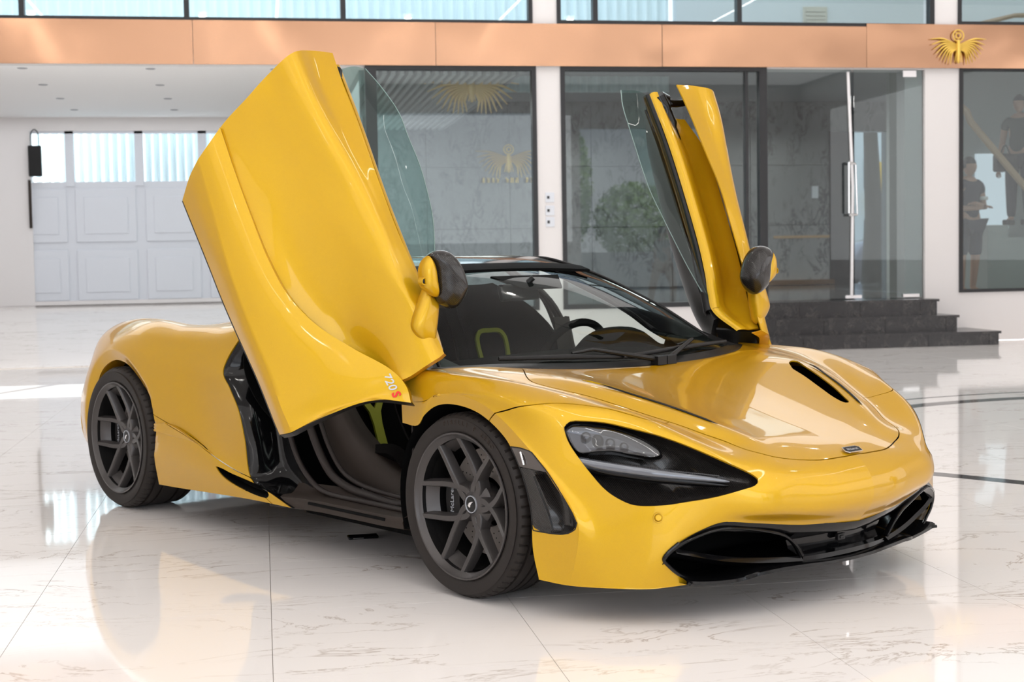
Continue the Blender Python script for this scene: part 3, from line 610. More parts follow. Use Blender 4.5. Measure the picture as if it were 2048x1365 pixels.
RG = [RF[3], A([(-1.75, 0, 1.13), (-1.75, .14, 1.13), (-1.75, .26, 1.125), (-1.74, .37, 1.115), (-1.72, .45, 1.10)]), A([(-2.1, 0, 1.02), (-2.1, .14, 1.02), (-2.1, .26, 1.015), (-2.1, .37, 1.0), (-2.08, .46, .98)])]
v, f = grid_mesh(grid_patch([symrow(r) for r in RG], 6, 6)); sheet('rear_window', v, outward(v, f, MID), glass_side, car, 0)
# screen pillars
O = A([(-.30, -.79, .785), (-.391, -.742, .849), (-.545, -.682, .950), (-.618, -.662, .986), (-.767, -.612, 1.061), (-.891, -.572, 1.114), (-1.02, -.532, 1.157), (-1.15, -.482, 1.188), (-1.44, -.46, 1.174)])
I_ = A([(-.42, -.70, .775), (-.50, -.675, .800), (-.61, -.645, .852), (-.706, -.615, .920), (-.82, -.575, .988), (-.945, -.535, 1.050), (-1.074, -.49, 1.116), (-1.16, -.45, 1.155), (-1.44, -.43, 1.150)])
Bk = O+A((-.05, .0, -.035)); Bk[:, 1] -= .01
v, f = grid_mesh(grid_patch([O, (O*.55+I_*.45)+A((.012, .0, .012)), I_, I_*.5+Bk*.5+A((-.03, -.01, -.02)), Bk, O], 5, 5)); pil = pair('screen_pillar', v, outward(v, f, (-.75, -.62, .95)), gloss_black, None, 0, 50)
for s in (1, -1):
    MB().tube(crom(O*A((1, s, 1)), 5), .006, 8).build('pillar_trim', satin_black, pil[0] if s > 0 else pil[1], True)
# black base triangle of the pillar
mb = MB(); tri = A([(-.22, -.80, .79), (-.30, -.80, .79), (-.42, -.745, .862), (-.52, -.66, .83), (-.43, -.66, .775), (-.25, -.70, .78)])
k = len(tri); mb.add(np.vstack([tri, tri-A((.02, 0, .05))]), [tuple(range(k)), tuple(reversed(range(k, 2*k)))]+[(i, (i+1) % k, k+(i+1) % k, k+i) for i in range(k)]); pairMB('pillar_base', mb, satin_black, (pil[0], pil[1]))
# header band and rear-view mirror seen through the screen
G = [[(-.80, y, 1.132-.06*y*y), (-.86, y, 1.15-.06*y*y), (-.95, y, 1.16-.07*y*y)] for y in np.linspace(-.46, .46, 9)]
v, f = grid_mesh(A(G)); hb = sheet('header_trim', v, f, matte_black, car, .012)
mb = MB().add(*prism([(-.19, -.03), (-.11, -.155), (.11, -.155), (.19, -.03)], -.004, .004)); o = mb.build('sun_visor_band', matte_black, hb); o.matrix_local = basis((-.745, 0, 1.122), (0, 1, 0), (-.86, 0, .38))
mb = MB(); mb.box(-.014, .014, -.135, .135, -.036, .036); rv = bevel(mb.build('rear_view_mirror', satin_black, car), .012, 3); rv.location = (-.66, -.085, 1.045); rv.rotation_euler = (0, -.25, .25)
mb = MB().tube([(-.665, -.06, 1.06), (-.66, -.04, 1.08), (-.64, -.02, 1.105)], .012, 10); mb.build('mirror_stem', satin_black, car, True)
mb = MB().box(-.014, -.0125, -.105, .105, -.025, .025); o = mb.build('mirror_glass', chrome, rv)
# wipers
def wiper(P, Q, base):
    mb = MB(); mb.tube([base, (A(P)*.35+A(Q)*.65)+A((0, 0, .03)), (A(P)+A(Q))/2+A((0, 0, .016))], [.011, .007, .005], 8)
    mb.tube([P, (A(P)+A(Q))/2+A((.01, 0, .004)), Q], [.005, .007, .005], 8, flat=(1, 1.5)); mb.box(base[0]-.02, base[0]+.02, base[1]-.025, base[1]+.025, base[2]-.02, base[2]+.014)
    fix_normals(mb.build('windscreen_wiper', satin_black, car, True))
wiper((-.115, -.66, .822), (-.035, .00, .795), (.005, .06, .782)); wiper((-.03, -.10, .800), (-.12, .60, .822), (.0, .12, .782))
# ---------------------------------------------------------------- rear quarter
VR, FR = grid_mesh(grid_patch(REAR, 14, 18)); FR = outward(VR, FR, (-2.2, 0, .5))
ar = crom(A(REAR_ARCH)[2:-2], 6)
_d = poly_sdf(VR[:, [0, 2]], np.vstack([ar[:, [0, 2]], [(-2.2, -.3), (-3.05, -.3), (-3.04, .2)]]))
VR[:, 1] += .030*np.clip(1-_d/np.interp(VR[:, 0], [-3.1, -2.75, -2.35, -2.2], [.055, .055, .045, .004]), 0, 1)*(VR[:, 1] < -.8)*np.clip((VR[:, 2]-.30)/.12, 0, 1)
def arch_cut(V, F, cx, cz, gap=0): 
    return clip(V, F, poly_sdf(V[:, [0, 2]], np.vstack([ar[:, [0, 2]], [(-2.2, -.3), (-3.05, -.3), (-3.04, .2)]]))-gap)
V, F = arch_cut(VR, FR, 0, 0)
rs = resample(crom(A(list(REAR_SCOOP)+[REAR_SCOOP[0]]), 5), 60)[:-1]
V, F = clip(V, F, np.where(V[:, 1] < -.8, poly_sdf(V[:, [0, 2]], rs[:, [0, 2]]), 1))
# shut line between rear wing and side skirt
ln = crom(A(REAR_LINE), 5)[:, [0, 2]]
sk = np.vstack([ln, [(-1.38, .24), (-.8, .0), (-.8, -.3), (-2.6, -.3), (-2.6, .58)]])
dk = np.where(V[:, 1] < -.8, poly_sdf(V[:, [0, 2]], sk), 1.)
Vq, Fq = clip(V, F, dk-.0015); Vs, Fs = clip(V, F, -dk-.0015)
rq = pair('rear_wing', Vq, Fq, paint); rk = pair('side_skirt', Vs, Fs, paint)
# flared lip round the rear arch
lipo = ar; L0 = lipo; L1 = lipo+A((0, .045, 0))
out_l = A([(x+(x+2.60)*.045, y, z+max(z-.35, -.05)*.09) for x, y, z in ar])
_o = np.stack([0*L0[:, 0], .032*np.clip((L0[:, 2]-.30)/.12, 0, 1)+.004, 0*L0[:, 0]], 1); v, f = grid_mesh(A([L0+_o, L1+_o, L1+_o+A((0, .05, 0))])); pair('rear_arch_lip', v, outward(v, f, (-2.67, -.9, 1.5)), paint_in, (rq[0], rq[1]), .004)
# dark slot behind the scoop
mb = MB(); k = len(rs); c = rs.mean(0); ring2 = c+(rs-c)*.8+A((-.05, .06, .0))
mb.add(np.vstack([rs, ring2]), [(i, (i+1) % k, k+(i+1) % k, k+i) for i in range(k)]+[tuple(range(k, 2*k))]); o = pairMB('skirt_scoop', mb, matte_black, (rk[0], rk[1])); 
# tail, deck and rear end (hidden side of the car, simple but closed)
deck = [A(REAR)[0]*A((1, t, 1))+A((0, 0, .0)) for t in (1, .5, 0)]
v, f = grid_mesh(grid_patch([deck[0], deck[1]+A((0, 0, .01)), deck[2]+A((0, 0, .015)), mir(deck[1])+A((0, 0, .01)), mir(deck[0])], 4, 6)); v, f = clip(v, f, -1.5-v[:, 0]); sheet('engine_cover', v, outward(v, f, MID), gloss_black, car, .006)
tl = [A(REAR)[i][-1] for i in (0, 2, 4, 6, 8, 10)]
tl2 = [p*A((1, .5, 1))+A((-.14, 0, 0)) for p in tl]; tl3 = [p*A((1, 0, 1))+A((-.2, 0, 0)) for p in tl]
G = [tl, tl2, tl3, [p*A((1, -1, 1)) for p in tl2], [p*A((1, -1, 1)) for p in tl]]
v, f = grid_mesh(grid_patch(A(G), 6, 5)); tail = sheet('tail_panel', v, outward(v, f, MID), paint, car, .006)
mb = MB(); mb.add(*prism([(-.1, -.62), (-.1, .62), (.12, .5), (.12, -.5)], 0, .02)); o = mb.build('rear_spoiler', paint, car); o.location = (-3.44, 0, .76)
mb = MB().box(-3.45, -3.1, -.7, .7, .16, .34); bevel(mb.build('rear_diffuser', satin_black, car), .02)

# ---------------------------------------------------------------- intake and door aperture behind the door
edge = A([REAR[i][0] for i in range(3, 11)])
ed2 = edge+A((.035, .045, 0)); jx = A([(-1.52, -.72, .93), (-1.50, -.735, .82), (-1.47, -.75, .70), (-1.42, -.76, .60), (-1.36, -.775, .49), (-1.28, -.79, .37), (-1.12, -.82, .245), (-1.0, -.84, .20)])
v, f = grid_mesh(grid_patch([edge+A((0, .004, 0)), edge+A((.012, .014, 0)), ed2, ed2*.5+jx*.5+A((-.05, .05, .0)), jx], 5, 5)); jam = pair('door_jamb', v, outward(v, f, (-1.7, -.3, .5)), gloss_black, None, .004)
# oval of the side intake in the jamb
ov = MB(); G = []
cI = A((-1.50, -.80, .655)); a_ = A((-.08, -.02, .165)); b_ = A((.075, .055, -.01))
for r, d_ in ((1.0, 0), (.93, .02), (.8, .08), (.2, .10)): G.append([cI+(a_*math.cos(t)+b_*math.sin(t))*r+A((-d_, d_, 0))*.8 for t in np.linspace(0, 2*PI, 41)])
v, f = grid_mesh(A(G)); pair('side_intake', v, f, matte_black, (jam[0], jam[1]), .003)
# jamb seals (curved ribs)
def rib(P, r, name, m=trim_brown, fl=None):
    mb = MB().tube(crom(A(P), 6), r, 10, flat=fl); return pairMB(name, mb, m)
rib([(-1.47, -.52, 1.165), (-1.52, -.64, 1.10), (-1.47, -.76, 1.0), (-1.40, -.82, .78), (-1.33, -.83, .58), (-1.22, -.84, .38), (-1.08, -.855, .285), (-.98, -.86, .256), (-.7, -.865, .250), (-.40, -.87, .250)], .011, 'aperture_seal')
rib([(-1.42, -.48, 1.15), (-1.44, -.60, 1.09), (-1.38, -.72, .99), (-1.26, -.785, .70), (-1.16, -.80, .48), (-1.02, -.81, .33), (-.90, -.815, .285), (-.70, -.82, .262), (-.5, -.825, .258), (-.40, -.82, .30), (-.36, -.80, .50), (-.33, -.78, .76)], .017, 'inner_door_seal')
rib([(-1.39, -.47, 1.13), (-1.40, -.58, 1.07), (-1.33, -.70, .98), (-1.21, -.765, .70), (-1.11, -.775, .48), (-.98, -.785, .345), (-.88, -.79, .305), (-.70, -.795, .282), (-.5, -.80, .275)], .010, 'inner_trim_bead')
# sill with its slot
prof = [(-.80, .275), (-.815, .262), (-.845, .248), (-.87, .241), (-.905, .240), (-.925, .233), (-.931, .215), (-.926, .190), (-.86, .174), (-.6, .17)]
G = [[(x, y, z+dz) for y, z in prof] for x, dz in ((-1.30, -.02), (-1.08, -.006), (-.9, 0), (-.7, 0), (-.5, 0), (-.36, .004))]
v, f = grid_mesh(A(G)); sill = pair('sill', v, outward(v, f, (-.8, -.5, .2)), leather, None, .004, 30)
mb = MB(); mb.box(-1.0, -.47, -.9345, -.92, .211, .2235); s_ = pairMB('sill_slot', mb, matte_black, (sill[0], sill[1]), False)
for q in s_: bevel(q, .005, 3)
# front hinge pillar behind the wheel
G = [[(-.42, -.60, z), (-.40, -.78, z), (-.365, -.86, z), (-.335, -.90, z)] for z in (.17, .3, .45, .6, .76)]
v, f = grid_mesh(A(G)); pair('hinge_pillar', v, f, trim_brown, None, .006)
rib([(-.35, -.87, .20), (-.352, -.875, .40), (-.345, -.88, .58), (-.34, -.885, .70)], .010, 'hinge_pillar_seal')

# ---------------------------------------------------------------- cabin
mb = MB().box(-1.25, -.2, -.78, .78, .13, .17); mb.box(-1.62, -1.5, -.72, .72, .15, .95); mb.box(-.25, -.15, -.7, .7, .15, .74); mb.build('cabin_tub', matte_black, car)
mb = MB().box(-1.28, -.42, -.765, -.62, .17, .205); mb2 = MB().box(-.95, -.45, -.70, -.15, .172, .18)
pairMB('carpet', mb, alcantara, None, False); pairMB('floor_mat', mb2, alcantara, None, False)
mb = MB(); G = [[(-.25, y, .755), (-.42, y, .79+.02*math.cos(y*3)), (-.62, y, .775), (-.70, y, .73), (-.68, y, .60), (-.55, y, .42), (-.45, y, .25)] for y in np.linspace(-.72, .72, 13)]
v, f = grid_mesh(grid_patch(A(G), 3, 4)); dash = sheet('dashboard', v, outward(v, f, (-.3, 0, .5)), alcantara, car, .01)
mb = MB(); G = [[(-.45, .38+.19*c_, .79), (-.50, .38+.18*c_, .79+.075*(1-abs(c_)**3)), (-.62, .38+.17*c_, .79+.065*(1-abs(c_)**3)), (-.66, .38+.16*c_, .77)] for c_ in np.linspace(-1, 1, 11)]
v, f = grid_mesh(grid_patch(A(G), 3, 4)); sheet('instrument_hood', v, f, alcantara, dash, .01)
mb = MB().box(-1.15, -.66, -.11, .11, .17, .46); bevel(mb.build('centre_console', leather, car), .03, 3)
sw = MB(); tt = np.linspace(0, 2*PI, 49); sw.tube([(0, .194*math.cos(t), .182*math.sin(t)) for t in tt], .0175, 12, cap=False); sw.tube([(0, -.17, -.01), (.03, 0, -.02), (0, .17, -.01)], .014, 8); sw.tube([(.02, 0, -.02), (0, 0, -.165)], .012, 8); sw.lathe([(0, -.012), (.055, -.006), (.058, .03), (0, .04)], 24, 'x')
swo = sw.build('steering_wheel', alcantara, car, True); swo.location = (-.80, .35, .728); swo.rotation_euler = (0, .36, 0)
def seat(y0):
    path = A([(-.70, .33), (-.76, .36), (-.95, .31), (-1.12, .26), (-1.20, .27), (-1.26, .38), (-1.33, .56), (-1.39, .76), (-1.43, .90), (-1.47, 1.0), (-1.51, 1.06)])
    wid = [.23, .24, .25, .26, .26, .255, .265, .27, .24, .17, .13]; bol = [.02, .06, .09, .10, .10, .11, .13, .14, .09, .04, .01]
    path = path[:]; G = []
    T = np.gradient(path, axis=0); T /= np.linalg.norm(T, axis=1, keepdims=True)
    for (x, z), t, w_, b_ in zip(path, T, wid, bol):
        n = A((-t[1], t[0])); n = -n if n[0]*1+n[1]*1 < 0 else n
        G.append([(x+n[0]*b_*k**2*(1 if k*k > .2 else 1), y0+w_*k*(1-.1*k*k), z+n[1]*b_*k**2) for k in (-1.15, -1, -.75, -.45, -.15, .15, .45, .75, 1, 1.15)])
    v, f = grid_mesh(grid_patch(A(G), 4, 4)); o = sheet('seat', v, outward(v, f, (-1.6, y0, .2)), alcantara, car, .05, 50)
    ax = lambda s, off: np.array([np.interp(s, np.linspace(0, 1, len(path)), path[:, 0])+off*.8, np.interp(s, np.linspace(0, 1, len(path)), path[:, 1])+off*.5])
    # yellow-green Y inlay and its upper loop
    def ribbon(P, w_, name):
        P = crom(A(P), 6); n_ = len(P); W = np.broadcast_to(np.interp(np.linspace(0, 1, n_), np.linspace(0, 1, len(np.atleast_1d(w_))), np.atleast_1d(w_)) if np.size(w_) > 1 else np.full(n_, w_), (n_,))
        T = np.gradient(P, axis=0); T /= np.linalg.norm(T, axis=1, keepdims=True); N = A((.93, 0, .35)); side = np.cross(T, N); side /= np.linalg.norm(side, axis=1, keepdims=True)
        v, f = grid_mesh(A([P-side*W[:, None]/2, P+side*W[:, None]/2])); sheet(name, v, f, lime, o, .012)
    f3 = lambda s, dy, off=.035: (ax(s, off)[0]+.30*dy*dy, y0+dy, ax(s, off)[1]+.1*dy*dy)
    ribbon([f3(.44, .0), f3(.49, 0), f3(.54, .0), f3(.57, .0)], [.05, .045, .045, .06], 'seat_inlay')
    ribbon([f3(.565, .005), f3(.585, .03), f3(.61, .055), f3(.64, .062)], [.035, .03, .03, .025], 'seat_inlay')
    ribbon([f3(.565, -.005), f3(.585, -.03), f3(.61, -.055), f3(.64, -.062)], [.035, .03, .03, .025], 'seat_inlay')
    ribbon([f3(.66, -.082), f3(.70, -.088), f3(.725, -.083), f3(.743, -.06), f3(.746, 0), f3(.743, .06), f3(.725, .083), f3(.70, .088), f3(.66, .082)], .020, 'seat_loop')
    return o
seat(-.40); seat(.345)
# inner side panel below the passenger's hip, seen through the aperture
G = [[(-1.27, -.745, .90), (-1.20, -.745, .62), (-1.10, -.745, .42), (-.98, -.74, .30), (-.80, -.735, .26), (-.5, -.735, .26)],
     [(-1.20, -.70, .90), (-1.12, -.70, .64), (-1.02, -.70, .50), (-.88, -.695, .40), (-.70, -.69, .33), (-.45, -.69, .29)],
     [(-1.22, -.62, .90), (-1.16, -.62, .66), (-1.05, -.62, .52), (-.90, -.62, .42), (-.70, -.62, .33), (-.45, -.62, .27)]]
v, f = grid_mesh(grid_patch(A(G), 6, 6)); pair('seat_base_trim', v, f, leather, None, .006)
# ---------------------------------------------------------------- doors, modelled in their raised pose
DR = A(DOOR_R); DT = A(DOOR_T)
def op(C): return A(C)@DR.T+DT            # closed-door coordinates -> raised door
cO = op([(-.9, -.5, .6)])[0]              # a point inside the door
inw = op([(0, 1, 0)])[0]-op([(0, 0, 0)])[0]     # inward direction of the raised door
VU, FU = grid_mesh(grid_patch(DOOR_UP, 8, 10)); FU = outward(VU, FU, cO)
VD, FD = grid_mesh(grid_patch(DOOR_LOW, 8, 10)); FD = outward(VD, FD, cO)
VB, FB = grid_mesh(grid_patch(DOOR_BOT, 5, 10)); FB = outward(VB, FB, cO)
doors = []
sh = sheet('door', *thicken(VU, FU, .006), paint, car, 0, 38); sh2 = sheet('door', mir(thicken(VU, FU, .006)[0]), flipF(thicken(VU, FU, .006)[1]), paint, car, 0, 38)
sh['label'] = 'yellow outer skin of the raised door nearest the viewer'; sh2['label'] = 'yellow outer skin of the raised far door'
DP = (sh, sh2)
# lower panel with its lip: a roll on the upper edge towards the inside
lipE = crom(A(DOOR_LOW)[0], 10); roll = [lipE+inw*.045, lipE+inw*.02+A((0, 0, .0)), lipE]
vr, fr_ = grid_mesh(A(roll)); fr_ = outward(vr, fr_, cO+A((0, 0, -1)))
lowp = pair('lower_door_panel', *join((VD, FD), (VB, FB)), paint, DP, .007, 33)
pair('panel_lip', vr, fr_, paint, lowp, .003)
# front edge return (yellow) and black seal along the lower front arc
arc = crom(A(DOOR_LOW)[:, 0], 8); arc = np.vstack([arc, crom(A(DOOR_BOT)[:, 0], 5)[1:]])
dn = op([(1, 0, -.2)])[0]-op([(0, 0, 0)])[0]
v, f = grid_mesh(A([arc+inw*.012, arc+inw*.03+dn*.004, arc+inw*.055+dn*.006])); pair('door_edge_seal', v, f, satin_black, DP, .004)
uparc = crom(A(DOOR_UP)[:, 0], 8)
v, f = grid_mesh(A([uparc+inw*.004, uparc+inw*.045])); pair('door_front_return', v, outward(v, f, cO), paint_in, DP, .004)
# bottom corner guard
mb = MB(); P = A(DOOR_BOT)[-1]; mb.tube(crom([q_+inw*.014 for q_ in P], 4), .007, 8); pairMB('bottom_edge_seal', mb, satin_black, DP)
# inner skin: belt strip, channel and the dark inner card (closed-door coordinates)
BX = A([-1.60, -1.344, -1.04, -.811, -.679, -.523, -.40]); BY = A([-.730, -.747, -.752, -.748, -.738, -.722, -.80]); BZ = A([1.012, .97, .91, .872, .852, .82, .80])
def rowc(dy, dz, tail=0): return [(x, max(y-dy*(1 if i else .8), -.90 if i > 4 else -2), z+dz) for i, (x, y, z) in enumerate(zip(BX, BY, BZ))]
ch = [rowc(0, 0), rowc(.018, .004), rowc(.040, -.003), rowc(.062, -.040), rowc(.085, -.095), rowc(.125, -.135), rowc(.175, -.15)]
for r in ch[3:]:
    for i in (5, 6):
        t = .55 if i == 5 else .9; x, y, z = r[i]; r[i] = (x, y, z*(1-t)+(BZ[i]-.015)*t)
for k_, r in enumerate(ch):                           # shorten the channel at the raised end
    if k_ > 2: r[0] = (r[0][0]+.035+.008*k_, r[0][1], r[0][2])
v, f = grid_mesh(grid_patch([op(r) for r in ch], 6, 8)); pair('channel_skin', v, outward(v, f, op([(-1, -.4, .5)])[0]), paint, DP, .006)
g = [[(x, y+.004, z+.002) for x, y, z in zip(BX[:6], BY, BZ)], [(x, y+.016, z+.004) for x, y, z in zip(BX[:6], BY, BZ)], [(x, y+.034, z-.01) for x, y, z in zip(BX[:6], BY, BZ)], [(x, y+.03, z-.05) for x, y, z in zip(BX[:6], BY, BZ)]]
v, f = grid_mesh(grid_patch([op(r) for r in g], 3, 8)); pair('window_seal', v, f, satin_black, DP, .008)
# fine panel line on the belt strip: a shallow second skin
g = [[(x, y-.006, z+.0065) for x, y, z in zip(BX[:6], BY, BZ)], [(x, y-.022, z+.008) for x, y, z in zip(BX[:6], BY, BZ)], [(x, y-.038, z+.001) for x, y, z in zip(BX[:6], BY, BZ)]]
v, f = grid_mesh(grid_patch([op(r) for r in g], 3, 8)); pair('belt_strip', v, outward(v, f, op([(-1, -.4, .5)])[0]), paint, DP, .003)
card = [[(-1.55, -.69, .97), (-1.3, -.70, .94), (-1.04, -.71, .88), (-.80, -.705, .845), (-.62, -.695, .82), (-.48, -.72, .80)],
        [(-1.40, -.665, .78), (-1.22, -.655, .74), (-1.0, -.65, .70), (-.80, -.65, .67), (-.60, -.66, .65), (-.46, -.70, .64)],
        [(-1.25, -.73, .52), (-1.12, -.72, .48), (-.95, -.72, .44), (-.78, -.73, .42), (-.58, -.75, .42), (-.44, -.77, .42)],
        [(-1.12, -.84, .33), (-1.0, -.84, .28), (-.88, -.84, .24), (-.74, -.85, .22), (-.56, -.86, .20), (-.44, -.86, .20)]]
v, f = grid_mesh(grid_patch([op(r) for r in card], 6, 6)); pair('inner_door_card', v, f, satin_black, DP, .03)
jamb_strip = [[(-.44, -.72, .80), (-.42, -.74, .6), (-.43, -.80, .4), (-.44, -.86, .2)], [(-.40, -.88, .76), (-.37, -.90, .6), (-.40, -.91, .4), (-.44, -.92, .19)]]
v, f = grid_mesh(grid_patch([op(r) for r in jamb_strip], 3, 5)); pair('door_shut_face', v, f, satin_black, DP, .01)
back = [[(-1.12, -.85, .30), (-1.25, -.74, .52), (-1.42, -.68, .78), (-1.55, -.70, .95)], [(-1.28, -.84, .31), (-1.40, -.86, .46), (-1.48, -.87, .60), (-1.50, -.80, .84)]]
v, f = grid_mesh(grid_patch([op(r) for r in back], 3, 5)); pair('door_rear_face', v, f, satin_black, DP, .008)
# strut between the inner skin and the flying shoulder
mb = MB(); mb.tube(crom(op([(-1.585, -.77, .985), (-1.57, -.81, .95), (-1.565, -.86, .93), (-1.57, -.93, .92)]), 5), [.034]*5+[.020]*5+[.018]*6, 10)
mb.tube(crom(op([(-1.585, -.77, .99), (-1.50, -.79, .945), (-1.40, -.80, .915), (-1.30, -.80, .90)]), 5), [.034]*4+[.028]*4+[.018]*4+[.008]*4, 10); pairMB('shoulder_strut', mb, gloss_black, DP)
# window glass of the door
gT = A([(-1.60, -.60, 1.095), (-1.502, -.585, 1.111), (-1.374, -.583, 1.117), (-1.272, -.585, 1.100), (-1.141, -.588, 1.080), (-1.045, -.595, 1.056), (-.934, -.615, 1.023), (-.833, -.637, .979), (-.72, -.665, .92), (-.60, -.70, .86)])
bx = np.interp(gT[:, 0], BX, BX); gB = A([(x, np.interp(x, BX, BY)+.014, np.interp(x, BX, BZ)) for x in np.linspace(-1.60, -.56, len(gT))])
gM = (gT+gB)/2+A((0, -.018, .006))
v, f = grid_mesh(grid_patch([op(gT), op(gM), op(gB)], 6, 4)); gl = pair('side_window', v, f, glass_side, DP, .0)
for s in (1, -1):
    e = crom(op(gT)*A((1, s, 1)), 4); MB().tube(e, .0022, 6).build('glass_edge', trim_brown if 0 else mat('glass_edge_green', (.20, .28, .26), .15) if s == 1 and 'glass_edge_green' not in MATS else MATS['glass_edge_green'], gl[0] if s > 0 else gl[1], True)
# lettering on the near lower panel
def door_pt(x, z, lift=.002):
    C = (VD-DT)@DR; d_ = (C[:, 0]-x)**2+(C[:, 2]-z)**2; i = d_.argmin(); return A((x, C[i, 1]-lift, z))
for s, par in ((1, lowp[0]), (-1, lowp[1])):
    S = A((1, s, 1))
    c1 = door_pt(-.352, .590); ctr = op([c1])[0]*S; xa = (op([c1+A((1, 0, -.05))])[0]-op([c1])[0])*S; ya = (op([c1+A((.0, 0, 1))])[0]-op([c1])[0])*S
    if s < 0: xa = -xa
    M = basis(ctr, xa, ya)
    text_mesh('model_number', '720', .042, silver, par, M @ Matrix.Translation((-.020*1, 0, .001)), .0008, .25, .0006, 1.05)
    text_mesh('model_letter', 'S', .042, red_m, par, M @ Matrix.Translation((.0315, 0, .001)), .0008, .15, .0014)
# door mirrors: yellow foot and arm, carbon cap, small camera
def pillow(name, outline, front, back, m, s, par, c_off=(0, 0, 0), label=None, lev=6):
    """closed shape swelling forwards (+x) and backwards from an outline"""
    P = resample(crom(A(list(outline)+[outline[0]]), 6), 41)[:-1]; k = len(P); c = P.mean(0)+A(c_off)
    rings = []
    for j in range(lev+1):
        t = j/lev*PI/2; rings.append(c+(P-c)*math.cos(t)**.55*1.0+A((front*math.sin(t), 0, 0)) if j < lev else np.repeat((c+A((front, 0, 0)))[None], k, 0)+(P-c)*.02)
    rb = []
    for j in range(1, lev+1):
        t = j/lev*PI/2; rb.append(c+(P-c)*math.cos(t)**.35*1.0-A((back*math.sin(t), 0, 0)) if j < lev else np.repeat((c-A((back, 0, 0)))[None], k, 0)+(P-c)*.02)
    L = rb[::-1]+rings; V = np.vstack(L)
    F = [(i*k+j, i*k+(j+1) % k, (i+1)*k+(j+1) % k, (i+1)*k+j) for i in range(len(L)-1) for j in range(k)]+[tuple(range(k)), tuple(range((len(L)-1)*k, len(L)*k))]
    if s < 0: V = mir(V); F = flipF(F)
    o = fix_normals(new_mesh(name, V, F, m, par, True, 60))
    if label: o['label'] = label
    return o
for s, par in ((1, sh), (-1, sh2)):
    pillow('mirror_foot', MIR_FOOT, .030, .035, paint, s, par)
    pillow('mirror_arm', MIR_ARM, .030, .04, paint, s, par)
    pillow('mirror_cap', MIR_CAP, .062, .05, carbon, s, par, (.0, .02, .0), 'glossy carbon mirror cap')
    S = A((1, s, 1)); mb = MB(); mb.lathe([(.0, .004), (.010, .004), (.011, .010), (.014, .010), (.016, 0), (.016, -.012)], 24, 'x'); o = mb.build('mirror_camera', paint, par, True); o.location = Vector((A(MIR_CAM[0])+A((-.030, .014, 0)))*S)
    mb = MB(); mb.lathe([(0, .006), (.006, .0055), (.0105, .003)], 24, 'x'); q = mb.build('camera_lens', gloss_black, par, True); q.location = o.location

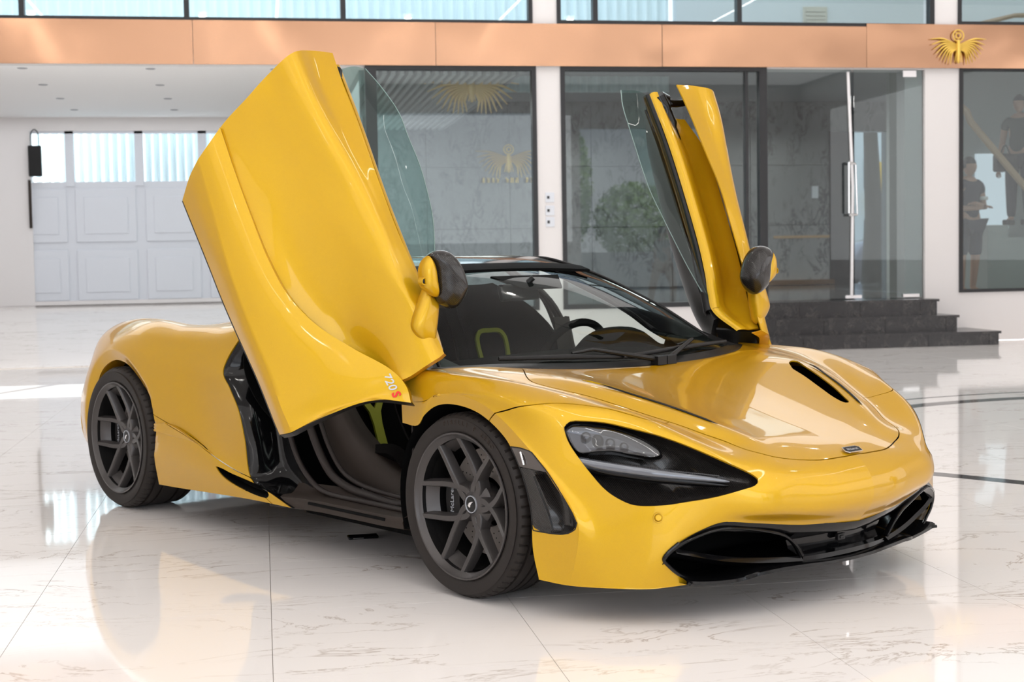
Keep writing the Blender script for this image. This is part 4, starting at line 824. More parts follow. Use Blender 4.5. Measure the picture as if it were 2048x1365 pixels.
# ---------------------------------------------------------------- wheels
def wheel(name, cx, yo, rt, rr, wt, s, phase, label):
    """yo: outer tyre face |y|, rt tyre radius, rr rim flange radius, wt tyre width"""
    base = A((cx, 0, 0)); w = wt
    # tyre (side s: -1 near, +1 far); local y outwards is negative for the near side
    prof = [(rr-.004, -.012), (rr+.004, -.006), (rr+.012, -.004), (rr+.030, .001), (rr+.05, .0), (rt-.022, -.008), (rt-.010, -.016), (rt-.0035, -.027)]
    tread = []; g = [.055, .105, w-.105, w-.055]
    xs = [.036]
    for gg in g: xs += [gg-.006, gg-.005, gg+.005, gg+.006]
    xs.append(w-.036)
    for x in xs:
        deep = any(abs(x-gg) <= .0055 for gg in g); tread.append((rt-(.009 if deep else 0), -x))
    profi = prof+tread+[(r, -(w+h)) for r, h in reversed(prof)]
    n = 360; V = []; k = len(profi)
    sh_ = {len(prof)-1, len(prof), len(prof)+1, len(prof)+len(tread)-2, len(prof)+len(tread)-1, len(prof)+len(tread)}
    for j in range(n):
        t = 2*PI*j/n; c_, s_ = math.cos(t), math.sin(t); cut = (j % 6 == 0)
        for i, (r, h) in enumerate(profi):
            rad = r-(.006 if (cut and i in sh_) else 0)
            V.append((cx+rad*c_, s*(yo+h), rt+rad*s_))
    F = [(j*k+i, ((j+1) % n)*k+i, ((j+1) % n)*k+i+1, j*k+i+1) for j in range(n) for i in range(k-1)]
    rimprof = [(rr-.004, -.010), (rr+.001, -.004), (rr, .0), (rr-.006, .0), (rr-.010, -.006), (rr-.017, -.012), (rr-.024, -.020)]
    barrel = [(rr-.024, -.020), (rr-.024, -.05), (rr-.026, -.13), (rr-.014, -w+.03), (rr-.004, -w+.01), (rr-.014, -w+.008), (rr-.036, -.14), (rr-.03, -.05)]
    mb = MB(); mb.lathe([(r, s*(yo+h)) for r, h in rimprof], 96, 'y', (cx, 0, rt)); root = fix_normals(mb.build(name, rim_grey, car, True, 40)); root['label'] = label
    mb = MB(); mb.lathe([(r, s*(yo+h)) for r, h in barrel], 96, 'y', (cx, 0, rt)); fix_normals(mb.build('rim_barrel', satin_black, root, True, 40))
    ty = fix_normals(new_mesh('tyre', V, F, rubber, root, True, 30))
    # spokes: five pairs leaving the hub together
    hub_y = yo-.052; yc = lambda r: hub_y-.012+.055*((r-.05)/(rr-.05))**1.5 if r > .05 else hub_y-.012
    k5 = 0
    for p in range(5):
        th = phase+p*2*PI/5
        for sd in (-1, 1):
            lat = crom([(.110, .075, 0), (.178, .150, 0), (.218, .30, 0), (.240, .50, 0), (.232, .76, 0), (.228, .955, 0)], 4)[:, :2]*rr
            sec = []; m_ = len(lat)
            er = A((math.cos(th), 0, math.sin(th))); et = A((-math.sin(th), 0, math.cos(th)))*sd
            path = A([(cx, 0, rt)+er*b_+et*a_ for a_, b_ in lat]); Tn = np.gradient(path, axis=0); Tn /= np.linalg.norm(Tn, axis=1, keepdims=True)
            for qi in range(m_):
                P = path[qi]; tn = np.cross(Tn[qi], (0, 1, 0)); r = math.hypot(*lat[qi]); y = yc(r); q = qi/(m_-1); w_ = .0155-.005*q+.003*(q > .95)
                top_w = w_*.70; dpt = .046-.014*(r/rr)
                sec.append([P+tn*(-top_w)+A((0, s*y, 0)), P+tn*top_w+A((0, s*y, 0)), P+tn*w_+A((0, s*(y-.006), 0)), P+tn*(w_*1.35)+A((0, s*(y-dpt), 0)), P-tn*(w_*1.35)+A((0, s*(y-dpt), 0)), P-tn*w_+A((0, s*(y-.006), 0))])
            Vs_ = A(sec).reshape(-1, 3); kk = 6; Fs_ = [(i*kk+j, i*kk+(j+1) % kk, (i+1)*kk+(j+1) % kk, (i+1)*kk+j) for i in range(m_-1) for j in range(kk)]+[tuple(range(kk)), tuple(range((m_-1)*kk, m_*kk))]
            fix_normals(new_mesh('spoke', Vs_, Fs_, rim_grey, root, True, 32))
    for p in range(5):                                   # shallow cup that joins the two limbs of a pair at the rim
        th = phase+p*2*PI/5; G = []
        for r_, dy in ((.80, .050), (.88, .024), (.955, .012), (.975, .030)):
            G.append([(cx+rr*r_*math.cos(th+a_), s*(yc(rr*r_)-dy), rt+rr*r_*math.sin(th+a_)) for a_ in np.linspace(-.24, .24, 7)])
        v_, f_ = grid_mesh(grid_patch(A(G), 3, 2)); sheet('spoke_cup', v_, outward(v_, f_, (cx, 0, rt)), rim_grey, root, .004)
    mb = MB(); mb.lathe([(.0, s*(hub_y-.03)), (.030, s*(hub_y-.03)), (.033, s*(hub_y-.006)), (.040, s*(hub_y-.010)), (.066, s*(hub_y-.022)), (.078, s*(hub_y-.035)), (.07, s*(hub_y-.09)), (0, s*(hub_y-.09))], 48, 'y', (cx, 0, rt)); fix_normals(mb.build('hub', rim_grey, root, True, 40))
    mb = MB(); mb.lathe([(.0, s*(hub_y-.004)), (.027, s*(hub_y-.005)), (.0275, s*(hub_y-.02))], 40, 'y', (cx, 0, rt)); fix_normals(mb.build('centre_cap', gloss_black, root, True, 40))
    mb = MB(); mb.lathe([(.0275, s*(hub_y-.008)), (.0285, s*(hub_y-.002)), (.0305, s*(hub_y-.002)), (.031, s*(hub_y-.008))], 40, 'y', (cx, 0, rt)); fix_normals(mb.build('cap_ring', silver, root, True, 40))
    sw_ = [(-.016, -.006), (-.010, .004), (.002, .009), (.013, .010), (.004, .004), (-.002, -.003), (-.004, -.011), (-.010, -.012)]
    mb = MB(); v_, f_ = prism(sw_, 0, .0008); mb.add(v_, f_); o = fix_normals(mb.build('cap_emblem', chrome, root)); o.matrix_local = basis((cx, s*(hub_y-.0035), rt), (1 if s < 0 else -1, 0, 0), (0, 0, 1))
    for p in range(5):
        a = phase+(p+.5)*2*PI/5; mb = MB(); c0 = (cx+.052*math.cos(a), s*(hub_y-.030), rt+.052*math.sin(a))
        mb.lathe([(.0, s*-.004), (.008, s*-.004), (.0095, s*.010), (.011, s*.010), (.013, s*-.01)], 12, 'y', c0); fix_normals(mb.build('wheel_bolt', satin_black, root, True, 40))
    # brake disc with drilled holes and caliper
    yd = yo-.135; rd = rr*.74
    mb = MB(); mb.lathe([(.09, s*yd), (rd, s*yd), (rd, s*(yd-.03)), (.09, s*(yd-.03))], 64, 'y', (cx, 0, rt)); dsk = fix_normals(mb.build('brake_disc', disc_m, root, True, 40))
    mb = MB()
    for i in range(24):
        for j in range(4):
            a = 2*PI*(i+j*.25)/24; r = .105+(rd-.12)*(j+.5)/4
            mb.lathe([(.0, s*(yd+.0006)), (.003, s*(yd+.0006))], 6, 'y', (cx+r*math.cos(a), 0, rt+r*math.sin(a)))
    mb.build('drilled_holes', matte_black, root, False)['kind'] = 'stuff'
    mb = MB(); ca = PI if cx > -1 else PI; aa = np.linspace(ca-.42, ca+.42, 12)
    sec = [[(cx+r*math.cos(a), s*y, rt+r*math.sin(a)) for r, y in ((rd-.085, yd+.045), (rd-.01, yd+.048), (rd+.008, yd+.03), (rd+.008, yd-.06), (rd-.085, yd-.06))] for a in aa]
    Vc = A(sec).reshape(-1, 3); Fc = [(i*5+j, i*5+(j+1) % 5, (i+1)*5+(j+1) % 5, (i+1)*5+j) for i in range(11) for j in range(5)]+[tuple(range(5)), tuple(range(55, 60))]
    cal = fix_normals(new_mesh('brake_caliper', Vc, Fc, satin_black, root, True, 30))
    if s < 0:
        text_mesh('caliper_lettering', 'McLaren', .028, silver, root, basis((cx+(rd-.047)*math.cos(ca), s*(yd+.0485), rt), (0, 0, 1), (-1, 0, 0)), .0006)
    mb = MB(); mb.lathe([(.0, s*(yd-.1)), (.16, s*(yd-.1)), (.16, s*(yd-.12)), (0, s*(yd-.12))], 32, 'y', (cx, 0, rt)); fix_normals(mb.build('backing_plate', matte_black, root, True))
    mb = MB()
    return root, ty
PH = math.radians(0)
w1, t1 = wheel('front_wheel', 0, .952, .327, .2588, .245, -1, PI+.02, 'anthracite five-pair spoke wheel at the near front corner')
wheel('front_wheel', 0, .952, .327, .2588, .245, 1, .3, 'anthracite wheel at the far front corner')
w2, t2 = wheel('rear_wheel', -2.67, .955, .345, .2715, .305, -1, PI-.05, 'anthracite five-pair spoke wheel at the near rear corner')
wheel('rear_wheel', -2.67, .955, .345, .2715, .305, 1, 1.1, 'anthracite wheel at the far rear corner')
# raised lettering on the near front tyre, letters set one by one round the sidewall
def arc_text(s_, cx, cz, r, y, a0, da, size, par):
    for i, ch_ in enumerate(s_):
        if ch_ == ' ': continue
        a = a0-i*da; text_mesh('tyre_lettering', ch_, size, leather, par, basis((cx+r*math.cos(a), y, cz+r*math.sin(a)), (math.sin(a), 0, -math.cos(a)), (math.cos(a), 0, math.sin(a))), .0006, 0, .0004)
arc_text('PIRELLI P ZERO', 0, .327, .294, -.9535, math.radians(104), .072, .022, t1)
# ================================================================ THE HALL (room frame: x right along the glass wall, y away from the viewer)
def struct(o, label=None, **k): return tag(o, label, kind='structure')
WY = 12.1                                     # the glazed wall
X0, X1, Y0 = -10.0, 13.0, -16.0
fl = MB().box(X0, X1+3, Y0, 12.1, -.12, -.011).build('floor', grout); struct(fl, 'white veined marble tile floor of the hall')
# marble tiles, 0.82 m module: the 300 that show largest are parts, the rest one part
TS = .82; ox = -2.29; oy = .30; tiles = []
cp_ = A((-1.47, -5.52)); 
for i in range(int((X0-ox)/TS)-1, int((X1+3-ox)/TS)+2):
    for j in range(int((Y0-oy)/TS)-1, int((12.1-oy)/TS)+2):
        x, y = ox+i*TS, oy+j*TS
        if x < X0 or x+TS > X1+3 or y < Y0 or y+TS > 12.12: continue
        cx, cy = x+TS/2-cp_[0], y+TS/2-cp_[1]; dep = .167*cx+.984*cy; lat = .9856*cx-.1685*cy
        vis = dep > 2.0 and abs(lat) < dep*.37+.9; tiles.append((0 if vis else 1, cx*cx+cy*cy, x, y))
tiles.sort(); tm = None; rest = MB()
gp = .0009
tmb = MB().box(gp, TS-gp, gp, TS-gp, -.0108, 0); tile_me = None
for q, (v_, d_, x, y) in enumerate(tiles):
    if v_ == 0 and q < 300:
        if tile_me is None: o = tmb.build('tile', floor_m, fl); tile_me = o.data
        else: o = bpy.data.objects.new('tile', tile_me); COL.objects.link(o); o.parent = fl
        o.location = (x, y, 0)
    else: rest.box(x+gp, x+TS-gp, y+gp, y+TS-gp, -.0108, 0)
if rest.V: tag(rest.build('tile_field', floor_m, fl), None, kind='stuff')
# black stone inlays
def band(name, P, w_, z=.0008):
    P = A(P); T = np.gradient(P, axis=0); T /= np.linalg.norm(T, axis=1, keepdims=True); N = np.stack([-T[:, 1], T[:, 0]], 1)
    a = P+N*w_/2; b = P-N*w_/2; V = [(x, y, z) for x, y in a]+[(x, y, z) for x, y in b]+[(x, y, -.01) for x, y in a]+[(x, y, -.01) for x, y in b]; n = len(P)
    F = [(n+i, n+i+1, i+1, i) for i in range(n-1)]+[(i, i+1, 2*n+i+1, 2*n+i) for i in range(n-1)]+[(3*n+i, 3*n+i+1, n+i+1, n+i) for i in range(n-1)]
    return fix_normals(new_mesh(name, V, F, inlay, fl))
th = np.linspace(.15, PI*.85, 60); band('inlay_ring', [(4.81+3.46*math.cos(t), 1.76+3.46*math.sin(t)) for t in th], .17)
band('inlay_ring', [(4.95+3.86*math.cos(t), 1.79+3.86*math.sin(t)) for t in th], .05)
band('inlay_band', crom([(1.30, 2.55), (1.62, 2.20), (2.00, 1.76), (2.16, 1.55), (2.31, 1.34), (2.60, .95), (3.1, .5)], 6), .115)

# glazed wall: white piers, plinth, copper band, upper piers
class _W:
    n = 0
    def box(s, *a): struct(MB().box(*a).build('wall_back', white_wall)); return s
wl_ = _W()
wl_.box(1.872, 2.172, WY, WY+.3, 0, 3.49); wl_.box(6.908, 7.371, WY, WY+.3, .0, 3.49)
wl_.box(-.10, 1.872, WY, WY+.3, 0, .525); wl_.box(2.172, 4.50, WY, WY+.3, 0, .525); wl_.box(4.50, 4.80, WY, WY+.3, 0, .50)
wl_.box(7.371, X1+3, WY, WY+.3, 0, .625)
wl_.box(1.84, 2.14, WY, WY+.3, 4.0, 7); wl_.box(7.03, 7.35, WY, WY+.3, 4.04, 7); wl_.box(X0, X1+3, WY+.05, WY+.3, 3.49, 3.99)
wl_.box(X0, -4.75, WY, WY+.25, 0, 3.49)

# copper mirror panels: each sheet a piece, slightly proud
fa = empty('copper_band', (0, WY-.05, 0)); tag(fa, 'long polished copper mirror band across the top of the glazed front', 'cladding')
xs = [X0, -7.2, -4.72, -2.19, .649, 3.445, 6.1, 8.7, 11.3, X1+3]
for i in range(len(xs)-1):
    z0, z1 = 3.485, 3.995+(.04 if i > 5 else 0)
    G = [[(x, .012*math.sin(x*2.1+z*3+i)*.25-.004*(i % 2), z) for x in np.linspace(xs[i]+.003, xs[i+1]-.003, 12)] for z in np.linspace(z0, z1, 4)]
    v, f = grid_mesh(A(G)); v, f = thicken(v, outward(v, f, (0, 10, 3.7)), .02); o = new_mesh('copper_panel', v, f, copper, fa, True, 40)
# winged relief built in place of a reflection in the copper band
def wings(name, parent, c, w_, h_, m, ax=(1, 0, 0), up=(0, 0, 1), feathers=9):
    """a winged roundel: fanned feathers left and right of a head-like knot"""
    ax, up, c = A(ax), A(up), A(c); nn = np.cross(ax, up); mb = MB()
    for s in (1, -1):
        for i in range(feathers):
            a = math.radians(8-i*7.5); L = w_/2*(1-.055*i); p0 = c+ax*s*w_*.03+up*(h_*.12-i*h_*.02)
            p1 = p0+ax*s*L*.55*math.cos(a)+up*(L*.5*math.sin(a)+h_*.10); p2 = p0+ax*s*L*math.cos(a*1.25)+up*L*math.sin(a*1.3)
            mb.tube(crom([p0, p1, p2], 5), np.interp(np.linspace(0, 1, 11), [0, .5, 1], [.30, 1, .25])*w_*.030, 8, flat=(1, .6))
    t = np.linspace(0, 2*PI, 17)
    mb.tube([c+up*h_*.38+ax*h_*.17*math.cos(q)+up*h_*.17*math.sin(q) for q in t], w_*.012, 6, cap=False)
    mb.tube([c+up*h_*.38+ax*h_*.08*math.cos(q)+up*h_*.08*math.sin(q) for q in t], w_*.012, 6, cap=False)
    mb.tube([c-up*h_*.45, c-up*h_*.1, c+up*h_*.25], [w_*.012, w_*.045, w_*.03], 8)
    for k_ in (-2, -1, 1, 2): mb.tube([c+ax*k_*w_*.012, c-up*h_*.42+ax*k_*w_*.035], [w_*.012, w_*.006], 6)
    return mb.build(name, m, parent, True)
em = wings('emblem_reflection', None, (7.32, WY-.085, 3.73), .72, .42, gold); tag(em, 'gold winged emblem built for a reflection in the copper band, far right', 'emblem')

# black window frames with panes, in the lower row
def frame_window(name, x0, x1, z0, z1, fw, mull=(), kind=None, y=WY-.02, extra=None, pane=glass_win):
    mb = MB(); d = .12
    mb.box(x0, x0+fw[0], y, y+d, z0, z1); mb.box(x1-fw[1], x1, y, y+d, z0, z1); mb.box(x0+fw[0], x1-fw[1], y, y+d, z1-fw[2], z1); mb.box(x0+fw[0], x1-fw[1], y, y+d, z0, z0+fw[3])
    for m_ in mull: mb.box(m_-.03, m_+.03, y, y+d, z0+fw[3], z1-fw[2])
    o = mb.build(name, frame_black); struct(o)
    xs_ = [x0+fw[0]]+list(mull)+[x1-fw[1]]
    for a, b_ in zip(xs_, xs_[1:]): MB().box(a, b_, y+.05, y+.06, z0+fw[3], z1-fw[2]).build('pane', pane, o)
    return o
frame_window('window_1', -.20, 1.872, .525, 3.487, (.135, .055, .05, .05))
frame_window('window_2', 2.172, 4.80, .525, 3.487, (.055, .10, .05, .06), mull=())
MB().box(4.52, 4.56, WY, WY+.1, .6, 3.44).build('window_trim_bar', frame_black, bpy.data.objects['window_2'])
frame_window('window_3', 7.371, 10.6, .625, 3.50, (.05, .06, .04, .04))
frame_window('window_4', 10.7, 14.5, .625, 3.50, (.05, .06, .04, .04))
# upper row
frame_window('window_5', X0, 1.84, 3.985, 6.4, (.04, .05, .05, .05), mull=(-7.1, -4.10, -2.255, -.44))
frame_window('window_6', 2.14, 7.03, 3.995, 6.4, (.05, .06, .05, .05), mull=(2.62, 4.45))
frame_window('window_7', 7.35, 12.5, 4.03, 6.4, (.05, .06, .05, .05))

# glass entrance: fixed panes, open glass leaf with a bright edge and long pull
ed = empty('glass_entrance', (0, 0, 0)); tag(ed, 'frameless glass entrance with a tall polished edge above the dark steps', 'glass door')
MB().box(4.815, 5.93, WY+.04, WY+.052, .58, 3.47).build('glass_leaf', glass_win, ed)
MB().box(5.97, 6.89, WY+.04, WY+.052, .58, 3.47).build('glass_leaf', glass_win, ed)
bright = mat('polished_edge', (.85, .82, .82), .25, .2)
MB().tube([(5.925, WY+.03, .60), (5.945, WY+.03, 2.0), (5.885, WY+.03, 3.44)], .021, 8).build('door_edge', bright, ed, True)
mb = MB(); mb.tube([(5.86, WY-.05, 1.66), (5.86, WY-.05, 2.30)], .016, 10); mb.tube([(5.97, WY-.05, 1.64), (5.95, WY-.05, 2.27)], .012, 10); mb.tube([(5.86, WY-.05, 1.64), (5.97, WY-.05, 1.64)], .016, 8); mb.tube([(5.86, WY-.05, 2.3), (5.95, WY-.05, 2.28)], .016, 8); mb.build('pull_handle', chrome, ed, True)
for x in (5.84, 6.62): MB().box(x, x+.22, WY+.02, WY+.07, .58, .62).build('floor_hinge', chrome, ed)
MB().box(6.62, 6.80, WY+.02, WY+.07, 3.38, 3.46).build('top_clamp', chrome, ed)
MB().box(4.80, 6.908, WY, WY+.3, 3.47, 3.49).build('trim_1', white_wall)['kind'] = 'structure'
for n_ in ('trim_1',): pass
MB().box(6.66, 6.90, WY+.06, WY+.3, .565, 3.47).build('door_reveal', mat('grey_reveal', (.42, .41, .41), .6), ed)

# dark granite steps: treads overhang, risers of separate stones
stp = empty('entrance_steps', (4.6, 11.2, 0)); tag(stp, 'three black granite steps up to the glass entrance', 'steps')
for k, (xr, yf, zt, zb) in enumerate(((7.45, 11.2, .172, 0), (7.05, 11.5, .365, .172), (6.93, 11.8, .56, .365))):
    MB().box(4.5-4.6, xr-4.6+.02, yf-.02-11.2, 12.1-11.2, zt-.03, zt).build('tread', granite, stp)
    x = 4.5; q = 0
    while x < xr-.01:
        w_ = min((.42, .80, .60)[k] if q == 0 else .80, xr-x); MB().box(x+.003-4.6, x+w_-.003-4.6, yf-11.2, 12.1-11.2, zb, zt-.031).build('riser_stone', granite, stp); x += w_; q += 1

# showroom behind the glass
sf = MB().box(-.1, 16, WY+.3, 20.5, .40, .56).build('trim_2', mat('dark_gloss_floor', (.07, .072, .075), .08)); struct(sf, 'dark glossy raised floor of the showroom')
MB().box(4.8, 6.908, WY-.0, WY+.31, .40, .559).build('trim_3', granite)['kind'] = 'structure'
IY = 20.5
iw = MB(); iw.box(-.1, 9.0, IY, IY+.2, .56, 4.3); iw.box(10.25, 16, IY, IY+.2, .56, 4.3); iw.box(9.0, 10.25, IY, IY+.2, 3.40, 4.3); iw.box(15.8, 16, WY+.3, IY, .56, 4.3); o = iw.build('wall_inner', grey_marble); struct(o, 'grey veined stone wall inside the showroom')
for i in range(6):
    for j in range(3): MB().box(-.05+i*1.5+.008, -.05+(i+1)*1.5-.008, IY-.04, IY, .58+j*1.1+.006, .58+(j+1)*1.1-.006).build('stone_panel', grey_marble, o)
grey_ceil = mat('showroom_ceiling', (.36, .365, .37), .8)
ic = MB().box(-.1, 16, WY+.3, IY+.1, 3.95, 4.05); ic.box(-.1, 1.75, WY+.3, IY, 3.53, 3.58); ic.box(1.75, 1.80, WY+.3, IY, 3.45, 3.95); ic = ic.build('ceiling_inner', grey_ceil); struct(ic)
sl = mat('slat_grey', (.50, .50, .49), .6)
for i in range(17): MB().box(-.05+i*.107, -.05+i*.107+.05, 12.6, IY-.1, 3.44, 3.52).build('ceiling_slat', sl, ic)
gh = empty('gilded_reflection', (1.30, 13.6, 3.40)); tag(gh, 'gilded winged ceiling ornament built for a reflection in the left window', 'ceiling ornament')  # solid wings in place of a reflection in the glass
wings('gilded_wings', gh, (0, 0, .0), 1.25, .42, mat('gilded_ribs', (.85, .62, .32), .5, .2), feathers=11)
sg = empty('sign_reflection', (2.93, IY-.10, 2.90)); tag(sg, 'gold winged sign built on the grey stone wall for a reflection in the left window', 'sign')  # solid sign in place of a mirrored one in the glass
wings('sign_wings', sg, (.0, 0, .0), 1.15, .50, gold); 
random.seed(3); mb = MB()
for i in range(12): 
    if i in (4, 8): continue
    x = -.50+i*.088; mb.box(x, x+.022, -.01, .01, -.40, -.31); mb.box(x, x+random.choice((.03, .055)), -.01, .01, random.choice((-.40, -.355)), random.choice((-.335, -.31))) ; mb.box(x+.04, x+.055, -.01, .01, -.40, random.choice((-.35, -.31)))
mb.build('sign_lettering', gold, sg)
# dark doorway and shelf line on the right part of the inner wall
ddw = MB().box(9.0, 9.48, IY-.04, IY+.1, .56, 3.40); o = ddw.build('door_1', frame_black); struct(o, 'tall dark doorway in the grey stone wall')
MB().box(10.12, 10.25, IY-.06, IY+.2, .56, 3.40).build('door_post', frame_black, o); MB().box(9.48, 10.12, IY-.02, IY-.01, .56, 3.40).build('door_pane', glass_win, o)
MB().box(7.89, 8.98, IY-.06, IY-.03, 1.43, 1.48).build('trim_4', wood)['kind'] = 'structure'
MB().box(6.2, 9.0, IY-.25, IY-.02, .57, .66).build('trim_5', copper)['kind'] = 'structure'
# switch plates on the pier and in the room
for z in (1.90, 1.74, 1.60):
    o = empty('wall_switch', (2.02, WY-.012, z)); tag(o, 'white switch plate on the white pier, %s of three' % {1.90: 'highest', 1.74: 'middle', 1.60: 'lowest'}[z], 'switch', 'switch plates on the pier')
    bevel(MB().box(-.055, .055, 0, .012, -.06, .06).build('plate', door_white, o), .004); bevel(MB().box(-.035, -.005, -.004, 0, -.018, .018).build('rocker', frame_black, o), .002)
o = empty('wall_socket', (8.70, IY-.06, 2.28)); tag(o, 'small pale wall plate on the grey stone wall behind the entrance', 'wall plate'); MB().box(-.06, .06, 0, .02, -.11, .11).build('plate', door_white, o); MB().box(-.03, .03, -.004, 0, -.02, .02).build('rocker', door_white, o)
# street seen through the far doorway: yellow and white house, palm, parked car
yd = MB().box(4, 40, IY+.2, 60, -.12, 0); struct(yd.build('ground_street', pave))
hs = empty('yellow_house', (20.3, 44, 0)); tag(hs, 'white and yellow house front glimpsed through the far doorway', 'house')
MB().box(-2.5, 2.5, 0, 4, 0, 6.5).build('house_wall', concrete, hs); ym = mat('yellow_render', (.75, .42, .03), .7)
MB().box(-.05, .20, -.12, 0, 0, 4.3).build('house_pillar', ym, hs); MB().box(-.35, .6, -.5, 0, 2.55, 3.25).build('balcony', ym, hs)
wm = mat('window_dark', (.04, .05, .06), .15)
for x, z in ((-.55, 3.35), (-.55, 1.2), (.30, 3.35), (.30, 1.2), (-1.6, 3.35), (1.3, 3.35)):
    w_ = MB().box(x, x+.42, -.03, .0, z, z+1.05).build('window', wm, hs); MB().box(x+.19, x+.23, -.05, -.03, z, z+1.05).build('window_bar', concrete, w_); MB().box(x, x+.42, -.05, -.03, z+.5, z+.54).build('window_bar', concrete, w_)
tr = empty('palm', (13.1, 28, 0)); tag(tr, 'dark palm trunk with green fronds beyond the far doorway', 'tree')
MB().tube([(0, 0, 0), (.05, 0, 2), (-.05, 0, 4.4)], [.30, .22, .16], 10).build('trunk', mat('bark', (.05, .04, .03), .9), tr, True)
for i in range(11):
    a = i*2*PI/11; P = crom([(0, 0, 4.3), (.8*math.cos(a), .8*math.sin(a), 4.7), (1.6*math.cos(a), 1.6*math.sin(a), 4.1)], 4); sd = A((-math.sin(a), math.cos(a), 0)); w_ = np.interp(np.linspace(0, 1, len(P)), [0, .4, 1], [.05, .22, .03])[:, None]
    v, f = grid_mesh(A([P-sd*w_-A((0, 0, .1)), P, P+sd*w_-A((0, 0, .1))])); new_mesh('frond', v, f, leaf_m, tr)
pc = empty('parked_car', (16.6, 35.5, 0)); tag(pc, 'dark parked car partly seen through the far doorway', 'car')
G = [[(x, y, z) for y, z in ((-.85, .25), (-.88, .6), (-.84, hz*.62+.28), (-.62, hz), (.62, hz), (.84, hz*.62+.28), (.88, .6), (.85, .25))] for x, hz in ((-2.1, .78), (-1.9, .92), (-1.2, .98), (-.7, 1.38), (.5, 1.42), (1.3, 1.05), (2.0, .95), (2.15, .7))]
v, f = grid_mesh(grid_patch(A(G), 4, 4)); new_mesh('car_body', v, f, mat('maroon_car', (.07, .045, .05), .2, 0, 1), pc)
for x in (-1.35, 1.35):
    for y in (-.86, .70): MB().lathe([(0, y), (.32, y), (.33, y+.04), (.33, y+.16), (0, y+.16)], 24, 'y', (x, 0, .33)).build('wheel', rubber, pc, True)
MB().box(-.6, .9, -.80, .80, 1.0, 1.3).build('cabin_glass', wm, pc)

# stairs with a wooden rail at the right window
st = empty('staircase', (8.0, 13.0, .56)); tag(st, 'pale staircase with wooden handrail behind the right-hand window', 'staircase')
stair_grey = mat('stair_grey', (.33, .345, .33), .7)
MB().tube([(-.45, -.12, 2.72), (-.13, -.12, 2.46), (-.07, -.12, 2.32), (.56, -.12, 1.62), (1.6, -.12, .5)], .05, 8).build('handrail', wood, st, True)
for i in range(6): MB().box(.24+i*.30, .54+i*.30, -.0, 1.0, 0, .94-i*.17).build('stair_step', MATS['stair_grey'], st)
MB().box(-.5, 5.5, 1.5, 1.6, 0, 3.38).build('stair_wall', stair_grey, st)
MB().box(.80, 1.3, 1.40, 1.46, .9, 2.0).build('stair_glow', mat('pale_glow', (.8, .85, .9), .5, emit=(.8, .9, 1), es=.6), st)  # flat panel that glows by emission, with wall behind it

# garage bay on the left: ramp, ceiling with spots, panelled door with ribbed glazing
GY = 18.5
rmp = MB(); rmp.add([(X0, 12.1, -.005), (-.1, 12.1, -.005), (-.1, GY+.5, .57), (X0, GY+.5, .57), (X0, 12.1, -.3), (-.1, 12.1, -.3), (-.1, GY+.5, -.3), (X0, GY+.5, -.3)], [(0, 1, 2, 3), (4, 7, 6, 5), (0, 4, 5, 1), (1, 5, 6, 2), (2, 6, 7, 3), (3, 7, 4, 0)]); struct(rmp.build('trim_7', floor_m), 'gently rising marble ramp to the panelled garage door')
gc = MB().box(X0, -.1, WY+.06, GY+.4, 3.47, 3.6).build('ceiling_garage', ceil_m); struct(gc)
for i, x in enumerate((-4.15, -2.70, -1.25)):
    for j, y in enumerate((12.35, 13.99, 15.6, 17.15)):
        o = empty('downlight', (x, y, 3.47)); tag(o, 'small round downlight in the garage bay ceiling, %s row from the front, %s column' % (('first', 'second', 'third', 'fourth')[j], ('left', 'middle', 'right')[i]), 'downlight', 'garage bay downlights')
        MB().lathe([(.045, -.004), (.055, -.006), (.06, 0)], 20, 'z').build('trim_ring', mat('spot_ring', (.30, .30, .32), .4) if 'spot_ring' not in MATS else MATS['spot_ring'], o, True); MB().lathe([(0, -.002), (.045, -.002)], 20, 'z').build('lamp_glass', MATS['spot_ring'], o)
gw = MB(); gw.box(X0, -4.98, GY-.15, GY+.1, .3, 3.47); gw.box(-4.98, -.1, GY-.15, GY+.1, 3.26, 3.47); gw.box(-1.9, -.1, GY-.1, GY+.1, .3, 3.26); gw.box(-4.98, -1.9, GY-.1, GY+.1, .3, .56); struct(gw.build('wall_garage', white_wall))
struct(MB().box(-.25, -.1, WY+.3, GY+.1, .0, 3.47).build('wall_divider', glass_win), 'glass divider beside the garage bay')
gl_ = empty('garage_door', (0, GY-.12, 0)); tag(gl_, 'white panelled garage door with ribbed glazing along its top', 'garage door')
cols = [(-5.25, -4.46), (-4.33, -3.40), (-3.26, -2.42), (-2.28, -1.95)]; zc = [(.60, 1.40), (1.52, 2.36)]
gf = MB(); gf.box(-5.35, -1.85, .02, .06, .56, .60)
MB().box(-5.35, -1.85, .03, .07, .56, 2.47).build('door_sheet', door_white, gl_)
for x0_, x1_ in cols:
    for z0_, z1_ in zc:
        mb = MB(); mb.box(x0_, x1_, .005, .03, z0_, z1_); bevel(mb.build('door_panel', door_white, gl_), .02, 2)
        mb = MB(); q = .13; mb.box(x0_+q, x1_-q, -.008, .006, z0_+q, z1_-q); bevel(mb.build('raised_field', door_white, gl_), .012, 2)
for x0_ in (-5.35, -4.46, -3.40, -2.42, -1.95): MB().box(x0_, x0_+.13, .0, .07, 2.40, 3.28).build('door_stile', door_white, gl_)
MB().box(-5.35, -1.85, 0, .07, 3.22, 3.30).build('top_rail', door_white, gl_); MB().box(-5.5, -1.8, -.04, .1, .54, .60).build('threshold', white_wall, gl_)
corr = mat('corrugated_sheet', (.70, .80, .81), .4)
